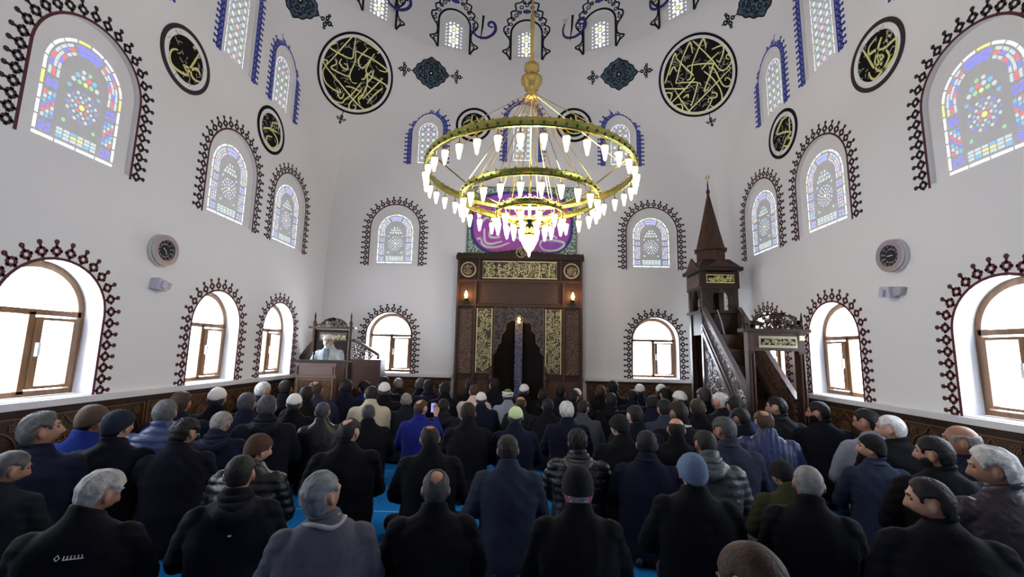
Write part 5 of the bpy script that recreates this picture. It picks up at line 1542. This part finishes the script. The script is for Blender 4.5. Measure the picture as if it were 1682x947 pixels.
def base(lg, arms, near):
    key = (lg, arms, near)
    if key in CACHE: return CACHE[key]
    # body: one continuous figure
    mb = MB()
    D, Fh = dir_grid(*((72, 52) if near else (40, 28)))
    P = head_shape(D) + HC
    mb.add([tuple(p) for p in P], Fh)
    for s in (-1, 1):
        ear = []
        De, Fe = dir_grid(14, 10)
        for d in De:
            q = Vector((d[0] * .010, d[1] * .018, d[2] * .031)); q.rotate(Matrix.Rotation(s * .35, 3, 'Z'))
            ear.append((HC[0] + s * .080 + q.x, HC[1] - .006 + q.y, HC[2] - .008 + q.z))
        mb.add(ear, Fe)
    loft(mb, [(.69, .066, .066, 0, .035), (.75, .060, .064, 0, .045), (.81, .056, .062, 0, .055)], 16, 2)
    loft(mb, [(.11, .15, .12, 0, 0), (.20, .165, .13, 0, 0), (.35, .150, .105, 0, .01), (.52, .165, .11, 0, .02), (.59, .150, .09, 0, .03), (.65, .095, .075, 0, .03), (.70, .064, .062, 0, .035)], 20, 2.2)
    for (sh, el, wr), s in zip(ARMS[arms], (1, -1)):
        capsule(mb, (sh[0] * .74, sh[1], sh[2] - .06), (el[0] * .98, el[1], el[2]), .046, .040); capsule(mb, (el[0] * .98, el[1], el[2]), wr, .038, .028)
        k = 'lap' if arms in ('lap',) else ('floor' if arms == 'left_floor' and s < 0 else 'phone' if arms == 'phone' and s > 0 else 'desk' if arms == 'desk' else 'lap')
        d, up = HANDD[k]
        hand(mb, wr, (d[0] * s, d[1], d[2]), (up[0] * s, up[1], up[2]), s)
    legs(mb, lg, .8, True)
    body = remesh_obj(mb, .0062 if near else .0115, 2 if near else 1, .125 if near else .20)
    # jacket
    mb = MB()
    hem = .20 if lg == 'kneel' else .22
    loft(mb, [(.035, hem + .035, .22, 0, -.01), (.10, hem + .03, .215, 0, -.01), (.22, .228, .185, 0, 0), (.38, .212, .158, 0, .01), (.50, .226, .150, 0, .015), (.58, .228, .135, 0, .02), (.632, .212, .122, 0, .025), (.664, .182, .110, 0, .028), (.692, .140, .100, 0, .032), (.714, .102, .090, 0, .036), (.742, .081, .083, 0, .042), (.774, .079, .083, 0, .046), (.778, .070, .073, 0, .046)], 28, 2.3)
    for sh, el, wr in ARMS[arms]:
        w2 = Vector(el).lerp(Vector(wr), .93)
        capsule(mb, (sh[0] * .88, sh[1], sh[2] - .02), el, .084, .062); capsule(mb, el, w2, .060, .045)
    coat = remesh_obj(mb, .0095 if near else .018, 7 if near else 3, .50 if near else .42)
    cv = coat['V']; cv[:, 2] -= .30 * np.clip(cv[:, 1] - .03, -.1, .1) * ss(cv[:, 2], .67, .75)
    mb = MB()
    legs(mb, lg, 1.05)
    loft(mb, [(.03, .17, .14, 0, 0), (.14, .20, .16, 0, 0), (.24, .18, .14, 0, 0)], 16, 2.2)
    tr_ = remesh_obj(mb, .016 if near else .024, 2, .35)
    CACHE[key] = (body, coat, tr_)
    return CACHE[key]


SKIN = {'mid': (.33, .165, .105), 'fair': (.44, .25, .18), 'pink': (.46, .22, .16), 'tan': (.25, .12, .072)}
HAIRC = {'silver': (.40, .38, .37), 'silver2': (.24, .23, .22), 'white': (.62, .61, .60), 'grey': (.20, .21, .22), 'greydark': (.10, .10, .105), 'pepper': (.055, .055, .065), 'dark': (.014, .012, .012), 'black': (.007, .007, .009),
         'brown': (.06, .030, .020), 'brownblack': (.012, .008, .007), 'olivehair': (.035, .030, .018), 'greyblue': (.10, .14, .22), 'navycap': (.008, .011, .025), 'taupe': (.08, .055, .042), 'palegreen': (.50, .58, .33), 'cream': (.66, .66, .50), 'green': (.10, .16, .035)}
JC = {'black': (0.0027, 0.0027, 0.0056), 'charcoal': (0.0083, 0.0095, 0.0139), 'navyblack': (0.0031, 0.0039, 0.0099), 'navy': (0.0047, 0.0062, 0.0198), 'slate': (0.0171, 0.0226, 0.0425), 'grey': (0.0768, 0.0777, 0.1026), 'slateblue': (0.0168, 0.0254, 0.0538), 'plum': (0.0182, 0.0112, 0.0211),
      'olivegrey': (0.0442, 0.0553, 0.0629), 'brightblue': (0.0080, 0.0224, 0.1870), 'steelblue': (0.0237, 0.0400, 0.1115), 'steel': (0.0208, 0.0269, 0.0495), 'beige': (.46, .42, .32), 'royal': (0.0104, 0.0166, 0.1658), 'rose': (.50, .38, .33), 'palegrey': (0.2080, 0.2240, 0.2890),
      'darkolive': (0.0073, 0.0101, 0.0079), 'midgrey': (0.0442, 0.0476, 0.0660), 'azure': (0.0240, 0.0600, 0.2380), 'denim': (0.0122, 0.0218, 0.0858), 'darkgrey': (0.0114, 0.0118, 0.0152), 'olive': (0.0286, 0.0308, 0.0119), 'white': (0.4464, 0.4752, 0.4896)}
TROU = mat('trouser_cloth', (.008, .008, .011), .85, bump=(200, .3, .002))
LIPS = mat('lips', (.34, .12, .10), .5)
SOCK = mat('sock_cloth', (.012, .012, .016), .9)


def skin_mat(k): return mat('skin_' + k, SKIN[k], .55, bump=(120, .12, .002))


def hair_mat(k, knit=False):
    return mat(('knit_' if knit else 'hair_') + k, HAIRC[k], .9 if knit else .62, bump=((150, .5, .004) if knit else (90, .9, .006)), vary=None if knit else (26, tuple(c * .55 for c in HAIRC[k])), spec=.25)


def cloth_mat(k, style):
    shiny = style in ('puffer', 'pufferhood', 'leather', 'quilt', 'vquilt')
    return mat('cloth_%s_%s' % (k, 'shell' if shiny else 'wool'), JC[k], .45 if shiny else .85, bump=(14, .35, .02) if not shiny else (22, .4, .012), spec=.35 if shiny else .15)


def wrap_az(D):
    az = np.degrees(np.arctan2(D[:, 1], np.abs(D[:, 0])))      # 90 front, 0 side, -90 back
    return az


def head_cover(style, near, seed):
    """hair or cap as a closed shell that dives under the skin outside its own area"""
    D, F_h = dir_grid(*((68, 50) if near else (40, 30)))
    P0 = head_shape(D)
    z, y = P0[:, 2], P0[:, 1]
    az = wrap_az(D)
    r = np.random.RandomState(seed)
    nz = sum(np.sin(D @ r.uniform(-1, 1, 3) * f_ + r.uniform(0, 6)) for f_ in (14, 23, 31, 47)) / 4
    inn = -.016
    if style in ('short', 'crop', 'wavy', 'curly', 'fade', 'bald', 'balding'):
        line = np.interp(az, [-90, -40, -24, -16, 0, 16, 24, 30, 46, 62, 90], [-.072, -.066, -.040, .030, .036, .026, -.004, .020, .052, .068, .072])
        line = line + .004 * np.sin(az * .9 + seed)
        th_ = {'short': .011, 'crop': .006, 'wavy': .015, 'curly': .018, 'fade': .010, 'bald': .007, 'balding': .009}[style]
        am = {'short': .003, 'crop': .001, 'wavy': .006, 'curly': .009, 'fade': .002, 'bald': .001, 'balding': .002}[style]
        t = th_ + am * nz
        if style == 'fade': t = t * np.clip((z + .01) / .06, .15, 1)
        if style in ('wavy',): t = t + .006 * ss(z, .02, .1)
        m_ = ss(z - line, -.006, .006)
        if style == 'bald':
            m_ = m_ * (1 - ss(z + .006 * nz, .048, .066)) * (1 - ss(az, 30, 40))
        if style == 'balding':
            c_ = D @ (np.array((0, -.42, .90)) / 1.0)
            m_ = m_ * (1 - ss(c_ + .05 * nz, .84, .93))
        th = inn + (t - inn) * m_
        P = head_shape(D, th)
    elif style in ('skull', 'turban'):
        line = np.interp(az, [-90, -30, 0, 40, 90], [-.012, .008, .022, .034, .044])
        m_ = ss(z - line, -.004, .004)
        th = inn + (.010 + .0015 * nz - inn) * m_
        P = head_shape(D, th)
        P[:, 2] = np.where(m_ > .5, P[:, 2] + .004 * ss(z, .03, .1), P[:, 2])
    else:   # beanie
        line = np.interp(az, [-90, -30, 0, 40, 90], [-.052, -.030, -.008, .034, .050])
        m_ = ss(z - line, -.005, .005)
        th = inn + (.013 + .002 * nz + .004 * np.exp(-((z - line - .018) / .014) ** 2) - inn) * m_
        P = head_shape(D, th)
        P[:, 2] = P[:, 2] + .010 * ss(z, .02, .11); P[:, 1] = P[:, 1] - .012 * ss(z, .02, .11)
    G = dict(LI=np.array([i for f in F_h for i in f], dtype=np.int32), LT=np.array([len(f) for f in F_h], dtype=np.int32))
    G['LS'] = np.concatenate([[0], np.cumsum(G['LT'])[:-1]]).astype(np.int32)
    return P + HC, G


HCACHE = {}
JSTYLE_HOOD = ('hood', 'pufferhood')


def person(x, y, s, bw, hw, hp, hair, hcol, jst, jcol, skin, ex, label, z0=0.0, group='men seated on the carpet'):
    near = bool(ex.get('near'))
    lg = ex.get('legs', 'kneel' if (int(x * 100) % 3) else 'cross'); arms = ex.get('arms', 'lap')
    if ex.get('chair'): z0 = .10
    body, coat, tro = base(lg, arms, near)
    rs = np.random.RandomState(int(abs(x * 997 + y * 131)) % 100000)
    par = thing('person', (x, y, z0), label, 'person', group, rz=radians(bw))
    rel = radians(hw - bw)                    # head turn relative to the body
    Ry = Matrix.Rotation(rel, 3, 'Z') @ Matrix.Rotation(radians(hp), 3, 'X') @ Matrix.Rotation(radians(rs.uniform(-3, 3)), 3, 'Y')
    RM = np.array(Ry)
    wx = rs.uniform(.97, 1.08) * ex.get('w', 1.0)
    lean = ex.get('lean', rs.uniform(.02, .12))

    def deform(V, w=None, headonly=False):
        V = V.copy()
        if headonly: W = np.ones(len(V))
        else:
            W = ss(V[:, 2], .725, .79) * (np.hypot(V[:, 0], V[:, 1] - .05) < .17)
        T = (V - PIV) @ RM.T + PIV
        V = V * (1 - W[:, None]) + T * W[:, None]
        V[:, 0] *= 1 + (wx - 1) * (1 - W) * ss(V[:, 2], .05, .3)
        V[:, 1] += lean * np.clip(V[:, 2] - .15, 0, None) ** 1.3
        return V * s

    # body
    V = body['V']
    G = body
    cz = V[G['LI'][G['LS']]]
    mi = np.zeros(len(G['LS']), dtype=np.int32)
    h = cz - HC
    mi[(np.abs(h[:, 0]) < .022) & (h[:, 1] > .07) & (np.abs(h[:, 2] + .064) < .009)] = 1
    mi[(cz[:, 2] < .11)] = 2
    me = make_mesh('body', deform(V), G, [skin_mat(skin), LIPS, SOCK], mi)
    link(bpy.data.objects.new('body', me), par)
    # trousers
    V = tro['V'].copy(); V[:, 2] = np.maximum(V[:, 2], .004)
    link(bpy.data.objects.new('trousers', make_mesh('trousers', deform(V), tro, [TROU])), par)
    # jacket
    V, N = coat['V'].copy(), coat['N']
    q = V * 1.0
    up = ss(V[:, 2], .08, .2) * (1 - .8 * ss(V[:, 2], .68, .74))
    amp = {'puffer': .002, 'pufferhood': .002, 'quilt': .001, 'vquilt': .001, 'suit': .0025, 'plain': .0035}.get(jst, .0032)
    fold = sum(np.sin(q @ (rs.uniform(-1, 1, 3) * f_) + rs.uniform(0, 6)) * (1.3 / (1 + .3 * i)) for i, f_ in enumerate((18, 26, 38, 60)))
    arm = np.abs(V[:, 0]) > .20
    fold = fold + np.where(arm, .6 * np.sin(V[:, 2] * 95 + np.sin(V[:, 1] * 30) * 2), 0)
    disp = amp * fold * up
    zz = V[:, 2] + .012 * np.sin(V[:, 0] * 9 + rs.uniform(0, 6))
    if jst in ('puffer', 'pufferhood'): disp += (.013 * np.abs(np.sin(zz * pi / .062)) ** .6 - .006) * (V[:, 2] > .06)
    if jst == 'vquilt': disp += (.009 * np.abs(np.sin(V[:, 0] * pi / .045)) ** .6 - .004)
    if jst == 'quilt': disp += .006 * (np.abs(np.sin((V[:, 0] + V[:, 2]) * pi / .05)) * np.abs(np.sin((V[:, 0] - V[:, 2]) * pi / .05))) ** .5
    if jst == 'panel':
        disp -= .004 * np.exp(-((V[:, 2] - .56) / .006) ** 2) + .004 * np.exp(-((V[:, 2] - .30) / .006) ** 2) + .004 * np.exp(-((np.abs(V[:, 0]) - .15) / .006) ** 2)
    if jst == 'coat' or jst == 'suit': disp -= .004 * np.exp(-(V[:, 0] / .006) ** 2) * (V[:, 1] < 0) * (V[:, 2] < (.62 if jst == 'suit' else .3))
    V += N * disp[:, None]
    V[:, 2] = np.maximum(V[:, 2], .006)
    cm = cloth_mat(jcol, jst)
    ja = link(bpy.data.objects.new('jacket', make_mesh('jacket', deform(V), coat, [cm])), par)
    # hood or collar
    if jst in JSTYLE_HOOD or ex.get('lining') or ex.get('collar') or jst in ('suit',):
        b = MB()
        if jst in JSTYLE_HOOD:
            n = 18
            for (ro, zz0, rad, back) in ((.105, .700, .040, -.02), (.085, .745, .026, -.005)):
                b.tube([(ro * cos(a), back + .035 + ro * .95 * sin(a), zz0 + .018 * sin(a)) for a in [pi + .15 + (pi - .3) * k / n - .0 for k in range(n + 1)]] , [rad * (.55 + .45 * sin(pi * k / n)) for k in range(n + 1)], 8)
            b.tube([(-.10, -.055, .69), (-.05, -.115, .655), (0, -.13, .635), (.05, -.115, .655), (.10, -.055, .69)], [.03, .042, .048, .042, .03], 10)
            VV = np.array([tuple(v) for v in b.v]); cmn = cm; nm = 'hood'
        elif ex.get('lining'):
            n = 16
            b.tube([(.098 * cos(a), .030 + .098 * sin(a), .715 + .012 * cos(3 * a)) for a in [pi + (pi) * k / n for k in range(n + 1)]], [.013] * (n + 1), 8)
            b.tube([(.075 * cos(a), .040 + .08 * sin(a), .745) for a in [pi + (pi) * k / n for k in range(n + 1)]], [.010] * (n + 1), 8)
            VV = np.array([tuple(v) for v in b.v]); cmn = mat('hood_lining', (.30, .29, .31), .8); nm = 'hood_lining'
        else:
            n = 16
            b.tube([(.086 * cos(a), .036 + .086 * sin(a), .735 - .01 * abs(cos(a))) for a in [pi + pi * k / n for k in range(n + 1)]], [.013] * (n + 1), 8)
            VV = np.array([tuple(v) for v in b.v]); cmn = cm if not ex.get('collar') else mat('pale_collar', (.35, .36, .40), .8); nm = 'collar'
        me = bpy.data.meshes.new(nm); me.from_pydata([tuple(v) for v in deform(VV)], [], b.f); me.materials.append(cmn)
        me.polygons.foreach_set('use_smooth', [True] * len(me.polygons))
        link(bpy.data.objects.new(nm, me), par)
    # hair / caps
    def cover(st, col, nm, knit=False):
        key = (st, near, rs.randint(3))
        if key not in HCACHE: HCACHE[key] = head_cover(st, near, key[2] + 5)
        V, G = HCACHE[key]
        link(bpy.data.objects.new(nm, make_mesh(nm, deform(V, headonly=True), G, [hair_mat(col, knit)])), par)
    if hair in ('skull', 'beanie', 'turban'):
        cover('crop', ex.get('under', 'pepper' if hair != 'beanie' else 'dark'), 'hair')
        cover(hair, hcol, 'knitted_cap' if hair != 'turban' else 'cap', True)
    else:
        cover(hair, hcol, 'hair')
    def extra(b, m_, nm, label=None, smooth_=True, head=True):
        VV = np.array([tuple(v) for v in b.v]) + (HC if head else 0)
        me = bpy.data.meshes.new(nm); me.from_pydata([tuple(v) for v in deform(VV, headonly=head)], [], b.f); me.materials.append(m_)
        if smooth_: me.polygons.foreach_set('use_smooth', [True] * len(me.polygons))
        o = link(bpy.data.objects.new(nm, me), par)
        if label: o['label'] = label
        return o
    if hair == 'turban':
        b = MB()
        for k in range(3):
            n = 24; b.tube([((.080 + .003 * k) * cos(2 * pi * j / n), (.098 + .003 * k) * sin(2 * pi * j / n), .020 + .018 * k + .012 * sin(2 * pi * j / n + k * 2.1)) for j in range(n)], .014, 8, closed=True)
        extra(b, mat('turban_white', (.66, .67, .68), .85, bump=(120, .4, .003)), 'turban_wrap')
    if ex.get('band'):
        b = MB()
        n = 12
        for k in range(n):
            a0, a1 = pi + .62 + (pi - 1.24) * k / n, pi + .62 + (pi - 1.24) * (k + 1) / n
            Dq = np.array([(cos(a) * cos(e), sin(a) * cos(e), sin(e)) for a in (a0, a1) for e in (-.52, -.12)])
            b.add([tuple(v) for v in head_shape(Dq, .026)], [(0, 1, 3, 2)], 0 if 1 < k < n - 2 else 1)
        VV = np.array([tuple(v) for v in b.v]) + HC
        me = bpy.data.meshes.new('cap_band'); me.from_pydata([tuple(v) for v in deform(VV, headonly=True)], [], b.f)
        me.materials.append(mat('band_white', (.36, .33, .38), .8, vary=(60, (.16, .10, .13)))); me.materials.append(mat('band_red', (.30, .05, .08), .8)); me.polygons.foreach_set('material_index', b.m)
        o = link(bpy.data.objects.new('cap_band', me), par)
    if near or ex.get('face'):
        # eyes and brows
        for sx in (-1, 1):
            b = MB(); De, Fe = dir_grid(10, 8); c_ = (sx * .031, .0735, .009)
            b.add([(c_[0] + d[0] * .011, c_[1] + d[1] * .009, c_[2] + d[2] * .0065) for d in De], Fe)
            extra(b, mat('eye_dark', (.02, .014, .012), .25), 'eye')
        b = MB()
        for sx in (-1, 1): b.tube([(sx * .014, .092, .028), (sx * .030, .089, .034), (sx * .046, .076, .029)], [.0035, .0045, .0025], 6)
        extra(b, hair_mat(hcol if hcol in ('black', 'dark', 'pepper', 'grey', 'silver', 'white', 'silver2', 'brown', 'brownblack') and hair not in ('beanie', 'skull', 'turban') else 'pepper'), 'eyebrows')
    if ex.get('beard'):
        D, F_h = dir_grid(60, 44); P0 = head_shape(D); az = wrap_az(D)
        line = np.interp(az, [-20, 0, 20, 60, 90], [-.2, -.015, -.012, -.038, -.046])
        m_ = ss(line - P0[:, 2], -.004, .006) * (az > -8)
        m_ = m_ * (1 - .9 * np.exp(-(P0[:, 0] / .016) ** 2 - ((P0[:, 2] + .064) / .007) ** 2))
        P = head_shape(D, -.012 + .020 * m_) + HC
        G = dict(LI=np.array([i for f in F_h for i in f], dtype=np.int32), LT=np.array([len(f) for f in F_h], dtype=np.int32)); G['LS'] = np.concatenate([[0], np.cumsum(G['LT'])[:-1]]).astype(np.int32)
        link(bpy.data.objects.new('beard', make_mesh('beard', deform(P, headonly=True), G, [hair_mat(ex['beard'])])), par)
    if ex.get('glasses'):
        b = MB()
        for sx in (-1, 1):
            b.tube([(sx * .031 + .021 * cos(a), .095, .008 + .016 * sin(a)) for a in [2 * pi * k / 12 for k in range(12)]], .0022, 5, closed=True)
            b.tube([(sx * .052, .092, .012), (sx * .078, .03, .012), (sx * .082, -.01, .01)], .002, 5)
        b.tube([(-.010, .097, .011), (.010, .097, .011)], .002, 5)
        extra(b, BK, 'glasses')
    def on_back(pts, wd, m_, nm):    # flat mark on the back of the jacket
        b = MB()
        Vc = coat['V']
        for pl in pts:
            o_ = []
            for (a_, c_) in pl:
                k = np.argmin((Vc[:, 0] - a_) ** 2 + (Vc[:, 2] - c_) ** 2 + (Vc[:, 1] > 0) * 9)
                o_.append((a_, Vc[k, 1] - .012, c_))
            b.tube(o_, wd, 6)
        VV = np.array([tuple(v) for v in b.v])
        me = bpy.data.meshes.new(nm); me.from_pydata([tuple(v) for v in deform(VV)], [], b.f); me.materials.append(m_)
        link(bpy.data.objects.new(nm, me), par)
    LG = mat('logo_white', (.62, .62, .64), .6)
    if ex.get('logo'):
        zl = .60
        on_back([[(-.035, zl), (-.025, zl + .012), (-.015, zl), (-.025, zl - .010), (-.035, zl)]] + [[(-.002 + .013 * k, zl - .008), (-.002 + .013 * k, zl + .004)] for k in range(6)] + [[(-.004, zl - .009), (.07, zl - .011)]], .0022, LG, 'jacket_lettering')
    if ex.get('dot'): on_back([[(-.008, .56), (0, .555), (.008, .56)]], .004, LG, 'jacket_badge')
    if ex.get('pin'):
        b = MB(); b.tube([(-.10, .165, .60), (-.085, .160, .63)], .007, 6); extra(b, LG, 'badge', head=False)
    if arms == 'phone':
        pw = Vector((.17, .47, .80))
        M_ = Matrix.Rotation(radians(bw), 3, 'Z')
        c_ = Vector((x, y, z0)) + M_ @ (Vector((pw.x * wx, pw.y + lean * .5, pw.z)) * s)
        ph = thing('phone', c_, 'phone with a glowing blue screen held up by the man in the royal blue suit', 'phone', rz=radians(bw))
        b = MB(); b.box(-.036, .036, -.004, .004, -.07, .07); me = bpy.data.meshes.new('phone_body'); me.from_pydata([tuple(v) for v in b.v], [], b.f); me.materials.append(BK); link(bpy.data.objects.new('phone_body', me), ph)
        b = MB(); b.box(-.031, .031, -.0055, -.0042, -.060, .060); me = bpy.data.meshes.new('screen'); me.from_pydata([tuple(v) for v in b.v], [], b.f)
        me.materials.append(mat('phone_screen', (.05, .06, .3), .3, emit=(.12, .16, .9), es=.9, vary=None)); link(bpy.data.objects.new('screen', me), ph)
    return par


for P_ in PEOPLE: person(*P_)
# the preacher behind the desk
im = person(-3.25, 7.44, .98, 180, 182, -4, 'skull', 'white', 'robe', 'white', 'fair', dict(arms='desk', legs='cross', face=1, beard='white', w=.95), 'preacher in a white cap and white robe with a blue-grey front, speaking behind the desk', z0=.86, group=None)
im.name = 'person'
b = MB()
for k in range(1): b.prism([(-.045, .30), (.045, .30), (.040, .70), (-.040, .70)], .165, .185, 0, lambda u, z, d=0.0: Vector((u, d, z)))
me = bpy.data.meshes.new('stole'); me.from_pydata([(v[0], v[1] - .01, v[2]) for v in b.v], [], b.f); me.materials.append(mat('stole_blue', (.09, .13, .22), .7, vary=(20, (.25, .28, .32)))); link(bpy.data.objects.new('stole', me), im)
